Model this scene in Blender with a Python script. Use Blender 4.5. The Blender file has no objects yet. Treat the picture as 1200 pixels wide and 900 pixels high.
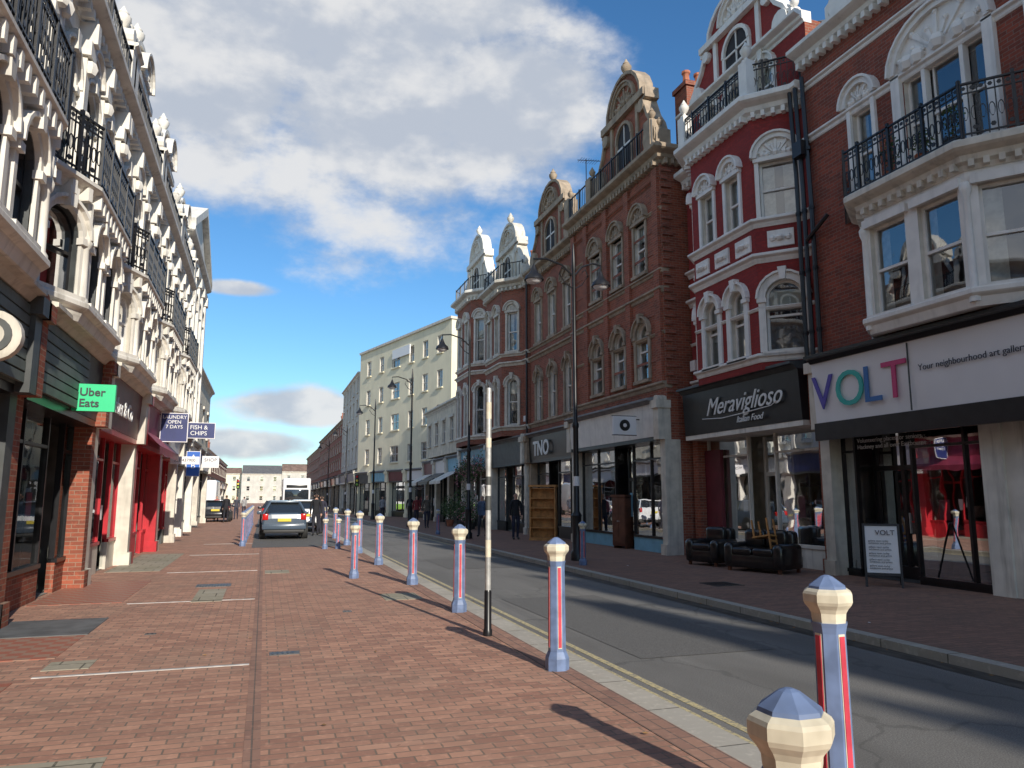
import bpy, bmesh, math, random
from mathutils import Vector, Matrix, noise
random.seed(7)
rnd=random.random
def ru(a,b): return a+(b-a)*random.random()
scene=bpy.context.scene
scene.view_settings.view_transform='Standard'
try: scene.view_settings.look='None'
except Exception: pass
scene.view_settings.exposure=0
pi=math.pi

# ---------------------------------------------------------------- materials
def newmat(name):
    m=bpy.data.materials.new(name); m.use_nodes=True
    nt=m.node_tree; nt.nodes.clear()
    out=nt.nodes.new('ShaderNodeOutputMaterial')
    bs=nt.nodes.new('ShaderNodeBsdfPrincipled')
    nt.links.new(bs.outputs[0],out.inputs[0])
    return m,nt,bs,out
def N(nt,t,**k):
    n=nt.nodes.new(t)
    for a,v in k.items(): setattr(n,a,v)
    return n
def L(nt,a,b): nt.links.new(a,b)
def mix(nt,fac,a,b,mode='MIX'):
    n=N(nt,'ShaderNodeMix',data_type='RGBA',blend_type=mode)
    for i,v in ((0,fac),(6,a),(7,b)):
        if isinstance(v,bpy.types.NodeSocket): L(nt,v,n.inputs[i])
        else:
            n.inputs[i].default_value = v if i==0 else (v[0],v[1],v[2],1)
    return n.outputs[2]
def mth(nt,op,a,b=None,c=None,clamp=False):
    n=N(nt,'ShaderNodeMath',operation=op); n.use_clamp=clamp
    for i,v in enumerate((a,b,c)):
        if v is None: continue
        if isinstance(v,bpy.types.NodeSocket): L(nt,v,n.inputs[i])
        else: n.inputs[i].default_value=v
    return n.outputs[0]
def ramp(nt,v,lo,hi):
    n=N(nt,'ShaderNodeMapRange'); n.interpolation_type='SMOOTHSTEP'
    L(nt,v,n.inputs[0]); n.inputs[1].default_value=lo; n.inputs[2].default_value=hi
    return n.outputs[0]
def noisen(nt,vec,scale,detail=3,rough=.55):
    n=N(nt,'ShaderNodeTexNoise'); n.inputs['Scale'].default_value=scale
    n.inputs['Detail'].default_value=detail; n.inputs['Roughness'].default_value=rough
    if vec is not None: L(nt,vec,n.inputs['Vector'])
    return n.outputs[0]
def pos(nt): return N(nt,'ShaderNodeNewGeometry').outputs['Position']
def mapv(nt,vec,sc):
    n=N(nt,'ShaderNodeVectorMath',operation='MULTIPLY'); L(nt,vec,n.inputs[0]); n.inputs[1].default_value=sc
    return n.outputs[0]
def wallv(nt):
    g=N(nt,'ShaderNodeNewGeometry')
    c=N(nt,'ShaderNodeVectorMath',operation='CROSS_PRODUCT'); L(nt,g.outputs['True Normal'],c.inputs[0]); c.inputs[1].default_value=(0,0,1)
    nn=N(nt,'ShaderNodeVectorMath',operation='NORMALIZE'); L(nt,c.outputs[0],nn.inputs[0])
    d=N(nt,'ShaderNodeVectorMath',operation='DOT_PRODUCT'); L(nt,nn.outputs[0],d.inputs[0]); L(nt,g.outputs['Position'],d.inputs[1])
    s=N(nt,'ShaderNodeSeparateXYZ'); L(nt,g.outputs['Position'],s.inputs[0])
    cb=N(nt,'ShaderNodeCombineXYZ'); L(nt,d.outputs['Value'],cb.inputs[0]); L(nt,s.outputs[2],cb.inputs[1])
    return cb.outputs[0],g.outputs['Position']
def bump(nt,bs,h,strength=.3,dist=.01):
    b=N(nt,'ShaderNodeBump'); b.inputs['Strength'].default_value=strength; b.inputs['Distance'].default_value=dist
    L(nt,h,b.inputs['Height']); L(nt,b.outputs[0],bs.inputs['Normal'])
def basic(name,col,rough=.6,var=.18,scale=2.5,metal=0,streak=0,bmp=0,spec=.5,coat=0,grime=(.12,.11,.09)):
    m,nt,bs,out=newmat(name)
    p=pos(nt)
    nz=noisen(nt,p,scale,2,.6)
    lo=[c*(1-var) for c in col]; hi=[min(1,c*(1+var)) for c in col]
    c=mix(nt,ramp(nt,nz,.3,.7),lo,hi)
    if streak:
        st=noisen(nt,mapv(nt,p,(2.6,2.6,.28)),1.7,4,.65)
        c=mix(nt,mth(nt,'MULTIPLY',ramp(nt,st,.48,.78),streak),c,grime)
    L(nt,c,bs.inputs['Base Color'])
    bs.inputs['Roughness'].default_value=rough; bs.inputs['Metallic'].default_value=metal
    bs.inputs['Specular IOR Level'].default_value=spec
    bs.inputs['Coat Weight'].default_value=coat
    return m
def brickm(name,c1,c2,mort,w=.225,h=.075,ms=.007,floor=False,rough=.85,grime=.35,gcol=(.05,.04,.035),bl=.5,offs=.5):
    m,nt,bs,out=newmat(name)
    if floor: v=pos(nt); p=v
    else: v,p=wallv(nt)
    b=N(nt,'ShaderNodeTexBrick'); L(nt,v,b.inputs['Vector']); b.offset=offs
    b.inputs['Color1'].default_value=(*c1,1); b.inputs['Color2'].default_value=(*c2,1); b.inputs['Mortar'].default_value=(*mort,1)
    b.inputs['Scale'].default_value=1; b.inputs['Mortar Size'].default_value=ms; b.inputs['Mortar Smooth'].default_value=.3
    b.inputs['Bias'].default_value=0; b.inputs['Brick Width'].default_value=w; b.inputs['Row Height'].default_value=h
    c=b.outputs[0]
    n1=noisen(nt,p,.8,5,.65); n2=noisen(nt,p,14,2,.6)
    c=mix(nt,mth(nt,'MULTIPLY',ramp(nt,n1,.42,.75),grime),c,gcol)
    c=mix(nt,mth(nt,'MULTIPLY',ramp(nt,n2,.5,.8),.45),c,[x*1.5 for x in c1])
    if floor:
        n3=noisen(nt,p,.23,2,.5)
        c=mix(nt,mth(nt,'MULTIPLY',ramp(nt,n3,.4,.7),bl*.6),c,(c1[0]*.62,c1[1]*.68,c1[2]*.7))
        n4=noisen(nt,mapv(nt,p,(.35,2.5,1)),1.2,4,.65)
        c=mix(nt,mth(nt,'MULTIPLY',ramp(nt,n4,.55,.75),.4),c,(c1[0]*1.1,c1[1]*1.25,c1[2]*1.3))
        vo=N(nt,'ShaderNodeTexVoronoi'); vo.inputs['Scale'].default_value=1.3; L(nt,p,vo.inputs['Vector'])
        c=mix(nt,mth(nt,'MULTIPLY',mth(nt,'SUBTRACT',1,ramp(nt,vo.outputs[0],.025,.04)),.5),c,(.09,.08,.07))
    L(nt,c,bs.inputs['Base Color']); bs.inputs['Roughness'].default_value=rough
    bs.inputs['Specular IOR Level'].default_value=.3
    if floor:
        inv=mth(nt,'SUBTRACT',1,b.outputs[1])
        bump(nt,bs,mth(nt,'ADD',inv,mth(nt,'MULTIPLY',n2,.6)),.6,.006)
    else: bump(nt,bs,mth(nt,'SUBTRACT',1,b.outputs[1]),.4,.005)
    return m
def glassm(name,tint=(.75,.8,.8),refl=.16,fk=.7):
    m=bpy.data.materials.new(name); m.use_nodes=True; nt=m.node_tree; nt.nodes.clear()
    out=N(nt,'ShaderNodeOutputMaterial'); t=N(nt,'ShaderNodeBsdfTransparent'); t.inputs[0].default_value=(*tint,1)
    g=N(nt,'ShaderNodeBsdfGlossy'); g.inputs['Roughness'].default_value=.015; g.inputs[0].default_value=(.95,.97,1,1)
    lw=N(nt,'ShaderNodeLayerWeight'); lw.inputs[0].default_value=.35
    f=mth(nt,'ADD',mth(nt,'MULTIPLY',lw.outputs['Fresnel'],fk),refl,clamp=True)
    bn=N(nt,'ShaderNodeBump'); bn.inputs['Strength'].default_value=.12; bn.inputs['Distance'].default_value=.02
    L(nt,noisen(nt,pos(nt),1.6,1),bn.inputs['Height']); L(nt,bn.outputs[0],g.inputs['Normal'])
    mx=N(nt,'ShaderNodeMixShader'); L(nt,f,mx.inputs[0]); L(nt,t.outputs[0],mx.inputs[1]); L(nt,g.outputs[0],mx.inputs[2])
    L(nt,mx.outputs[0],out.inputs[0]); return m

MT={}
MT['stucco']=basic('white_stucco',(.78,.74,.66),.75,.1,2,streak=.55,grime=(.2,.18,.14))
MT['stucco_b']=basic('cream_stucco',(.68,.61,.48),.75,.12,2,streak=.4)
MT['white']=basic('white_paint',(.78,.75,.7),.5,.06,3,streak=.3,grime=(.25,.23,.2))
MT['offwhite']=basic('offwhite_trim',(.64,.59,.5),.6,.12,3,streak=.45)
MT['buff']=basic('buff_stone',(.36,.28,.2),.8,.2,3,streak=.5)
MT['brickA']=brickm('dark_red_brick',(.3,.075,.045),(.17,.05,.036),(.22,.15,.12))
MT['brickB']=brickm('red_painted_brick',(.3,.04,.036),(.25,.036,.034),(.19,.04,.038),grime=.4,gcol=(.12,.03,.03))
MT['brickC']=brickm('brown_red_brick',(.36,.105,.06),(.21,.065,.042),(.3,.21,.15),grime=.3)
MT['brickD']=brickm('mid_brick',(.35,.11,.07),(.22,.075,.05),(.27,.2,.15),grime=.3)
MT['render']=basic('cream_render',(.82,.75,.55),.85,.06,.6,streak=.12)
MT['greyrender']=basic('grey_render',(.55,.52,.46),.85,.1,.6,streak=.3)
MT['iron']=basic('black_iron',(.012,.012,.014),.4,.2,5)
MT['black']=basic('black_gloss_paint',(.014,.014,.016),.3,.2,4)
MT['dkgrey']=basic('dark_grey_paint',(.06,.065,.065),.5,.2,4,streak=.2)
MT['greygreen']=basic('grey_green_panel',(.13,.16,.145),.6,.15,3,streak=.3)
MT['red']=basic('red_gloss_paint',(.48,.025,.035),.35,.12,3)
MT['maroon']=basic('maroon_paint',(.14,.02,.03),.45,.15,3)
MT['pink']=basic('pink_red_sign',(.3,.035,.07),.5,.15,3)
MT['signwhite']=basic('sign_white',(.8,.78,.78),.4,.03,1)
MT['curtain']=basic('net_curtain',(.6,.58,.54),.9,.25,6)
MT['blind']=basic('window_blind',(.76,.73,.66),.8,.06,2)
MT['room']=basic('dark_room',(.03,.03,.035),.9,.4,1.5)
MT['interior']=basic('shop_interior',(.25,.23,.2),.9,.3,1.5)
MT['gallery']=basic('gallery_interior',(.06,.06,.06),.9,.3,1.5)
MT['glass']=glassm('window_glass')
MT['shopglass']=glassm('shop_glass',(.8,.83,.83),.03,.55)
MT['slate']=brickm('slate_roof',(.15,.145,.145),(.11,.11,.12),(.06,.06,.06),w=.3,h=.2,ms=.01)
MT['tileroof']=basic('brown_tile_roof',(.2,.13,.1),.85,.25,1)
MT['pot']=basic('terracotta',(.42,.15,.08),.8,.2,5)
MT['lead']=basic('lead_flashing',(.22,.22,.23),.6,.15,3)
MT['paver']=brickm('brick_paving',(.55,.3,.205),(.34,.175,.125),(.21,.165,.125),w=.215,h=.105,ms=.007,floor=True,grime=.42,gcol=(.24,.19,.145))
MT['paverR']=brickm('brick_paving_far_side',(.34,.19,.135),(.24,.14,.105),(.14,.11,.09),w=.215,h=.105,ms=.006,floor=True,grime=.4,gcol=(.13,.11,.09))
MT['paverS']=brickm('soldier_course',(.4,.23,.165),(.3,.17,.13),(.16,.13,.11),w=.105,h=.215,ms=.006,floor=True,offs=0,grime=.3)
MT['kerb']=brickm('granite_kerb',(.5,.46,.39),(.42,.39,.34),(.13,.12,.1),w=.9,h=.9,ms=.01,floor=True,offs=0,grime=.4,gcol=(.22,.2,.14))
MT['slab']=brickm('concrete_slab',(.4,.35,.27),(.33,.3,.22),(.12,.11,.08),w=.45,h=.45,ms=.01,floor=True,grime=.5,gcol=(.17,.16,.09))
MT['dkslab']=basic('dark_slab',(.13,.135,.135),.6,.25,3)
MT['stone']=basic('pale_stone_strip',(.52,.5,.47),.7,.25,5)
MT['ground']=basic('ground',(.16,.15,.12),.9,.2,.3)
MT['metal']=basic('cast_iron_cover',(.14,.13,.12),.5,.3,12,metal=.4)
MT['steel']=basic('galvanised',(.5,.5,.48),.45,.2,9,metal=.3,streak=.3)
MT['wood']=basic('pine_wood',(.5,.24,.08),.5,.25,5,streak=.2,grime=(.2,.08,.03))
MT['wood2']=basic('dark_wood',(.12,.045,.025),.45,.25,5)
MT['leather']=basic('black_leather',(.014,.013,.013),.28,.3,6,coat=.3)
MT['bblue']=basic('bollard_blue',(.15,.21,.36),.5,.18,8,streak=.4,grime=(.1,.12,.17))
MT['bcream']=basic('bollard_cream',(.68,.62,.48),.55,.14,8,streak=.4,grime=(.25,.2,.13))
MT['bred']=basic('bollard_red',(.56,.05,.08),.5,.15,8)
MT['green']=basic('lime_green_sign',(.03,.6,.25),.4,.03,2)
MT['navy']=basic('navy_sign',(.02,.03,.13),.4,.1,3)
MT['blue']=basic('blue_sign',(.02,.12,.5),.4,.1,3)
MT['ltblue']=basic('light_blue_sign',(.2,.45,.6),.5,.1,3)
MT['leaf']=basic('leaves',(.05,.1,.03),.6,.5,9)
MT['leaf2']=basic('leaves_light',(.1,.16,.05),.6,.4,9)
MT['dryleaf']=basic('dry_leaves',(.3,.17,.07),.8,.5,9)
MT['flower']=basic('flowers',(.6,.25,.3),.6,.5,14)
MT['tyre']=basic('tyre',(.02,.02,.02),.8,.2,5)
MT['carblue']=basic('car_paint_blue_grey',(.07,.1,.14),.25,.05,1,coat=.8)
MT['carwhite']=basic('car_paint_white',(.75,.75,.75),.3,.04,1,coat=.5)
MT['cardark']=basic('car_paint_dark',(.02,.022,.03),.25,.05,1,coat=.8)
MT['carglass']=basic('car_glass',(.02,.025,.03),.05,.1,1,coat=1)
MT['plastic']=basic('black_plastic',(.03,.03,.03),.6,.1,3)
MT['taillight']=basic('tail_light',(.5,.01,.01),.2,.1,3)
MT['plate']=basic('yellow_plate',(.7,.55,.05),.4,.05,3)
MT['busgreen']=basic('bus_green',(.25,.45,.08),.35,.05,1)
MT['text_w']=basic('letter_white',(.8,.8,.78),.5,.02,1)
MT['text_k']=basic('letter_black',(.03,.03,.04),.5,.02,1)
MT['lv']=basic('letter_purple',(.1,.07,.36),.5,.02,1)
MT['lo']=basic('letter_teal',(.05,.42,.36),.5,.02,1)
MT['ll']=basic('letter_blue',(.05,.16,.4),.5,.02,1)
MT['lt']=basic('letter_pink',(.6,.06,.18),.5,.02,1)
m,nt,bs,out=newmat('asphalt'); p=pos(nt)
a=noisen(nt,p,90,2,.7); c=mix(nt,ramp(nt,a,.35,.7),(.12,.117,.108),(.25,.24,.225))
bb=noisen(nt,mapv(nt,p,(1,.3,1)),.9,4,.6); c=mix(nt,mth(nt,'MULTIPLY',ramp(nt,bb,.42,.72),.55),c,(.105,.1,.092))
b2=noisen(nt,mapv(nt,p,(2.2,.12,1)),1.1,3,.6); c=mix(nt,mth(nt,'MULTIPLY',ramp(nt,b2,.5,.75),.4),c,(.26,.25,.23))
vv=N(nt,'ShaderNodeTexVoronoi',feature='DISTANCE_TO_EDGE'); vv.inputs['Scale'].default_value=.35
dn=N(nt,'ShaderNodeVectorMath',operation='ADD'); L(nt,p,dn.inputs[0]); nn=N(nt,'ShaderNodeTexNoise'); nn.inputs['Scale'].default_value=1.2; nn.inputs['Detail'].default_value=4
L(nt,p,nn.inputs['Vector']); L(nt,nn.outputs[1],dn.inputs[1]); L(nt,dn.outputs[0],vv.inputs['Vector'])
cr=mth(nt,'SUBTRACT',1,ramp(nt,vv.outputs[0],.002,.012)); c=mix(nt,mth(nt,'MULTIPLY',cr,.4),c,(.06,.06,.055))
L(nt,c,bs.inputs['Base Color']); bs.inputs['Roughness'].default_value=.8; bump(nt,bs,a,.4,.004); MT['asphalt']=m
m,nt,bs,out=newmat('asphalt_patch'); p=pos(nt); a=noisen(nt,p,80,2,.7)
L(nt,mix(nt,ramp(nt,a,.35,.7),(.095,.092,.087),(.18,.175,.165)),bs.inputs['Base Color']); bs.inputs['Roughness'].default_value=.85; MT['patch']=m
m,nt,bs,out=newmat('gutter_dirt'); p=pos(nt); a=noisen(nt,mapv(nt,p,(6,1.2,1)),2,4,.7)
L(nt,mix(nt,ramp(nt,a,.35,.7),(.03,.028,.023),(.12,.11,.095)),bs.inputs['Base Color']); bs.inputs['Roughness'].default_value=.5; MT['gutterdirt']=m
m,nt,bs,out=newmat('yellow_road_paint'); p=pos(nt); a=noisen(nt,p,22,4,.75)
L(nt,mix(nt,ramp(nt,a,.42,.62),(.6,.5,.26),(.27,.25,.2)),bs.inputs['Base Color']); bs.inputs['Roughness'].default_value=.7; MT['yellow']=m
m,nt,bs,out=newmat('threshold_tiles'); p=pos(nt)
ck=N(nt,'ShaderNodeTexChecker'); L(nt,p,ck.inputs[0]); ck.inputs['Scale'].default_value=7; ck.inputs[1].default_value=(.42,.13,.08,1); ck.inputs[2].default_value=(.4,.24,.17,1)
L(nt,mix(nt,mth(nt,'MULTIPLY',noisen(nt,p,2,4),.5),ck.outputs[0],(.25,.15,.11)),bs.inputs['Base Color']); bs.inputs['Roughness'].default_value=.5; MT['tile']=m

# ---------------------------------------------------------------- builder
class Bld:
    def __init__(s,name,o=(0,0,0)):
        s.name=name;s.o=Vector(o);s.P={};s.texts=[]
    def add(s,part,mat,vs,fs,sm=False):
        k=(part,mat,sm)
        if k not in s.P: s.P[k]=([],[])
        V,F=s.P[k]; b=len(V); V.extend(vs); F.extend([tuple(i+b for i in f) for f in fs])
    def poly(s,part,mat,pts): s.add(part,mat,pts,[tuple(range(len(pts)))])
    def meshes(s):
        if hasattr(s,'_m'): return s._m
        s._m=[]
        for (part,mat,sm),(V,F) in s.P.items():
            me=bpy.data.meshes.new(part); me.from_pydata([tuple(Vector(v)-s.o) for v in V],[],F)
            me.materials.append(MT[mat])
            if sm:
                bm=bmesh.new(); bm.from_mesh(me); bmesh.ops.recalc_face_normals(bm,faces=bm.faces); bm.to_mesh(me); bm.free()
                me.polygons.foreach_set('use_smooth',[True]*len(me.polygons))
                try: me.set_sharp_from_angle(angle=math.radians(40))
                except Exception: pass
            me.update(); s._m.append((part,me))
        return s._m
    def place(s,loc=None,rz=0,sc=1,name=None):
        e=bpy.data.objects.new(name or s.name,None); e.empty_display_size=.2
        scene.collection.objects.link(e)
        e.location=s.o if loc is None else loc; e.rotation_euler=(0,0,rz); e.scale=(sc,)*3 if not isinstance(sc,tuple) else sc
        for part,me in s.meshes():
            ob=bpy.data.objects.new(part,me); scene.collection.objects.link(ob); ob.parent=e
        for t in s.texts:
            cu=t[0]; ob=bpy.data.objects.new(t[2],cu); scene.collection.objects.link(ob); ob.parent=e
            ob.matrix_local=Matrix.Translation(-s.o)@t[1]
        return e
    def text(s,txt,size,at,xdir,mat,ex=.01,al='LEFT',part='lettering',bold=0,sx=1,shear=0,up=(0,0,1)):
        cu=bpy.data.curves.new(part,'FONT'); cu.body=txt; cu.size=size; cu.extrude=ex; cu.align_x=al; cu.offset=bold; cu.shear=shear
        cu.materials.append(MT[mat]); cu.resolution_u=4
        X=Vector(xdir).normalized(); Y=Vector(up).normalized(); Z=X.cross(Y)
        mt=Matrix(((X.x*sx,Y.x,Z.x,at[0]),(X.y*sx,Y.y,Z.y,at[1]),(X.z*sx,Y.z,Z.z,at[2]),(0,0,0,1)))
        s.texts.append((cu,mt,part))
BOXF=[(0,1,2,3),(4,7,6,5),(0,4,5,1),(1,5,6,2),(2,6,7,3),(3,7,4,0)]
def wbox(b,part,mat,x0,x1,y0,y1,z0,z1):
    b.add(part,mat,[(x0,y0,z0),(x1,y0,z0),(x1,y1,z0),(x0,y1,z0),(x0,y0,z1),(x1,y0,z1),(x1,y1,z1),(x0,y1,z1)],BOXF)
def rbox(b,part,mat,x0,x1,y0,y1,z0,z1,r=.05,seg=2,M=None):
    bm=bmesh.new(); bmesh.ops.create_cube(bm,size=1)
    for v in bm.verts: v.co=Vector(((x0+x1)/2+v.co.x*(x1-x0),(y0+y1)/2+v.co.y*(y1-y0),(z0+z1)/2+v.co.z*(z1-z0)))
    bmesh.ops.bevel(bm,geom=bm.edges[:],offset=r,segments=seg,affect='EDGES',profile=.5)
    bm.verts.index_update()
    vs=[(M@v.co if M else v.co)[:] for v in bm.verts]; fs=[tuple(v.index for v in f.verts) for f in bm.faces]; bm.free()
    b.add(part,mat,vs,fs,True)
def lathe(b,part,mat,c,prof,seg=12,sm=True,rot=0,axis='z',cap=True):
    vs=[];fs=[]
    for r,z in prof:
        for i in range(seg):
            t=rot+2*pi*i/seg; a,d=r*math.cos(t),r*math.sin(t)
            if axis=='z': vs.append((c[0]+a,c[1]+d,c[2]+z))
            elif axis=='x': vs.append((c[0]+z,c[1]+a,c[2]+d))
            else: vs.append((c[0]+a,c[1]+z,c[2]+d))
    for j in range(len(prof)-1):
        for i in range(seg):
            k=(i+1)%seg; fs.append((j*seg+i,j*seg+k,(j+1)*seg+k,(j+1)*seg+i))
    if cap:
        fs.append(tuple(range(seg))); fs.append(tuple((len(prof)-1)*seg+i for i in range(seg)))
    b.add(part,mat,vs,fs,sm)
def tube(b,part,mat,pts,r,seg=6,sm=True):
    pts=[Vector(p) for p in pts]; vs=[];fs=[]
    for i,p in enumerate(pts):
        d=(pts[min(i+1,len(pts)-1)]-pts[max(i-1,0)]).normalized()
        a=Vector((0,0,1)) if abs(d.z)<.9 else Vector((1,0,0))
        u=d.cross(a).normalized(); v=d.cross(u); rr=r[i] if isinstance(r,(list,tuple)) else r
        for k in range(seg):
            t=2*pi*k/seg; vs.append(tuple(p+u*rr*math.cos(t)+v*rr*math.sin(t)))
    for i in range(len(pts)-1):
        for k in range(seg):
            l=(k+1)%seg; fs.append((i*seg+k,i*seg+l,(i+1)*seg+l,(i+1)*seg+k))
    fs.append(tuple(range(seg))); fs.append(tuple((len(pts)-1)*seg+k for k in range(seg)))
    b.add(part,mat,vs,fs,sm)
class Fr:
    def __init__(s,o,d,sg):
        s.o=o; l=math.hypot(*d); s.d=(d[0]/l,d[1]/l); s.sg=sg; s.n=(-sg*s.d[1],sg*s.d[0])
    def p(s,a,n,z): return (s.o[0]+s.d[0]*a+s.n[0]*n, s.o[1]+s.d[1]*a+s.n[1]*n, z)
    def sub(s,p0,p1):
        a=s.p(p0[0],p0[1],0); c=s.p(p1[0],p1[1],0)
        return Fr((a[0],a[1]),(c[0]-a[0],c[1]-a[1]),s.sg), math.hypot(c[0]-a[0],c[1]-a[1])
def fbox(b,fr,part,mat,s0,s1,n0,n1,z0,z1):
    P=fr.p
    b.add(part,mat,[P(s0,n0,z0),P(s1,n0,z0),P(s1,n1,z0),P(s0,n1,z0),P(s0,n0,z1),P(s1,n0,z1),P(s1,n1,z1),P(s0,n1,z1)],BOXF)
def fprism(b,fr,part,mat,pts,n0,n1):
    k=len(pts); vs=[fr.p(s,n0,z) for s,z in pts]+[fr.p(s,n1,z) for s,z in pts]
    fs=[tuple(range(k)),tuple(range(k,2*k))]+[(i,(i+1)%k,k+(i+1)%k,k+i) for i in range(k)]
    b.add(part,mat,vs,fs)
def fdisc(b,fr,part,mat,s,z,r,n0,n1,seg=12):
    fprism(b,fr,part,mat,[(s+r*math.cos(2*pi*i/seg),z+r*math.sin(2*pi*i/seg)) for i in range(seg)],n0,n1)
def arcp(sc,hw,zs,rise,k=10): return [(sc-hw*math.cos(pi*i/k),zs+rise*math.sin(pi*i/k)) for i in range(k+1)]
def fring(b,fr,part,mat,sc,zs,hw,rise,th,n0,n1,k=10):
    a=arcp(sc,hw,zs,rise,k); c=arcp(sc,hw+th,zs,rise+th,k)
    for i in range(k):
        vs=[fr.p(*q) for q in [(a[i][0],n0,a[i][1]),(a[i+1][0],n0,a[i+1][1]),(c[i+1][0],n0,c[i+1][1]),(c[i][0],n0,c[i][1]),
            (a[i][0],n1,a[i][1]),(a[i+1][0],n1,a[i+1][1]),(c[i+1][0],n1,c[i+1][1]),(c[i][0],n1,c[i][1])]]
        b.add(part,mat,vs,BOXF)
def fquad(b,fr,part,mat,s0,s1,z0,z1,n=0):
    if s1-s0<1e-4 or z1-z0<1e-4: return
    b.poly(part,mat,[fr.p(s0,n,z0),fr.p(s1,n,z0),fr.p(s1,n,z1),fr.p(s0,n,z1)])
def window(b,fr,a,c,zb,zt,rise,bars=1,fm='white',d=.14,room=None):
    hw=(c-a)/2; sc=(a+c)/2; zs=zt-rise; f=.055
    top=arcp(sc,hw,zs,rise) if rise>0 else [(a,zt),(c,zt)]
    outl=[(a,zb)]+top+[(c,zb)]
    for i in range(len(outl)):
        p,q=outl[i],outl[(i+1)%len(outl)]
        b.poly('reveals','offwhite' if fm!='black' else 'dkgrey',[fr.p(p[0],0,p[1]),fr.p(q[0],0,q[1]),fr.p(q[0],-d-.3,q[1]),fr.p(p[0],-d-.3,p[1])])
    b.poly('window_glass','glass',[fr.p(s,-d,z) for s,z in outl])
    r=rnd() if room is None else room
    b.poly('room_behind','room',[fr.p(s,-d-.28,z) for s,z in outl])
    H=zt-zb
    if r<.35:
        fquad(b,fr,'blinds','blind',a+.02,c-.02,zb+H*ru(.35,.7),zt-rise*.5,-d-.08)
    elif r<.7:
        w=(c-a)*ru(.2,.42)
        fquad(b,fr,'curtains','curtain',a+.02,a+w,zb,zt-rise*.5,-d-.1); fquad(b,fr,'curtains','curtain',c-w,c-.02,zb,zt-rise*.5,-d-.1)
    elif r<.88: fquad(b,fr,'curtains','curtain',a+.02,c-.02,zb,zb+H*.5,-d-.1)
    n0,n1=-d-.03,-d+.04
    fbox(b,fr,'window_frames',fm,a,a+f,n0,n1,zb,zs); fbox(b,fr,'window_frames',fm,c-f,c,n0,n1,zb,zs)
    fbox(b,fr,'window_frames',fm,a+f,c-f,n0,n1,zb,zb+f*1.3)
    if rise>0: fring(b,fr,'window_frames',fm,sc,zs,hw-f,rise-f,f,n0,n1)
    else: fbox(b,fr,'window_frames',fm,a+f,c-f,n0,n1,zt-f,zt)
    zm=zb+H*.5
    fbox(b,fr,'window_frames',fm,a+f,c-f,n0,n1+.015,zm-.025,zm+.025)
    for i in range(bars):
        s=a+(c-a)*(i+1)/(bars+1)
        if bars>=1 and (c-a)>.8 : fbox(b,fr,'window_frames',fm,s-.016,s+.016,n0+.01,n1-.012,zb+f,zs if rise else zt-f)
def wall_band(b,fr,s0,s1,z0,z1,ops,wall):
    cur=s0
    for (a,c,zb,zt,rise) in sorted(ops):
        fquad(b,fr,'walls',wall,cur,a,z0,z1); fquad(b,fr,'walls',wall,a,c,z0,zb)
        if rise>0:
            pts=arcp((a+c)/2,(c-a)/2,zt-rise,rise)
            for i in range(len(pts)-1):
                p,q=pts[i],pts[i+1]
                b.poly('walls',wall,[fr.p(p[0],0,p[1]),fr.p(q[0],0,q[1]),fr.p(q[0],0,z1),fr.p(p[0],0,z1)])
        else: fquad(b,fr,'walls',wall,a,c,zt,z1)
        cur=c
    fquad(b,fr,'walls',wall,cur,s1,z0,z1)
def blob(b,fr,part,mat,s,n,z,r,sz=1):
    c=fr.p(s,n,z); pr=[(r*math.cos(t),r*sz*math.sin(t)) for t in (-1.5,-.8,0,.8,1.5)]
    lathe(b,part,mat,c,pr,6)
def tymp(b,fr,sc,z,hw,trim,pan,rise=None):
    rise=rise or hw
    a=arcp(sc,hw,z,rise,12)
    fprism(b,fr,'carved_panels',pan,a,0.0,.04)
    fring(b,fr,'hood_moulds',trim,sc,z,hw,rise,.11,-.02,.13,12)
    fring(b,fr,'hood_moulds',trim,sc,z,hw+.11,rise+.11,.05,-.02,.19,12)
    for i in range(9):
        t=pi*(i+1)/10; s,zz=math.cos(t),math.sin(t)
        w=.03*hw/.4 if hw<.6 else .05
        k0,k1=(.35,.62) if i%2 else (.3,.88)
        p0=(sc+s*hw*k0,z+zz*rise*k0); p1=(sc+s*hw*k1,z+zz*rise*k1)
        fprism(b,fr,'carving',trim,[(p0[0]-zz*w*.4,p0[1]+s*w*.4),(p1[0]-zz*w,p1[1]+s*w),(p1[0]+zz*w,p1[1]-s*w),(p0[0]+zz*w*.4,p0[1]-s*w*.4)],.04,.085)
        blob(b,fr,'carving',trim,sc+s*hw*(k1+.06),.05,z+zz*rise*(k1+.04),w*1.3)
    blob(b,fr,'carving',trim,sc,.05,z+rise*.18,rise*.22)
    for sg in(-1,1): 
        for q in (.45,.7): blob(b,fr,'carving',trim,sc+sg*hw*q,.05,z+rise*.12,.09*hw/.5)
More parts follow.
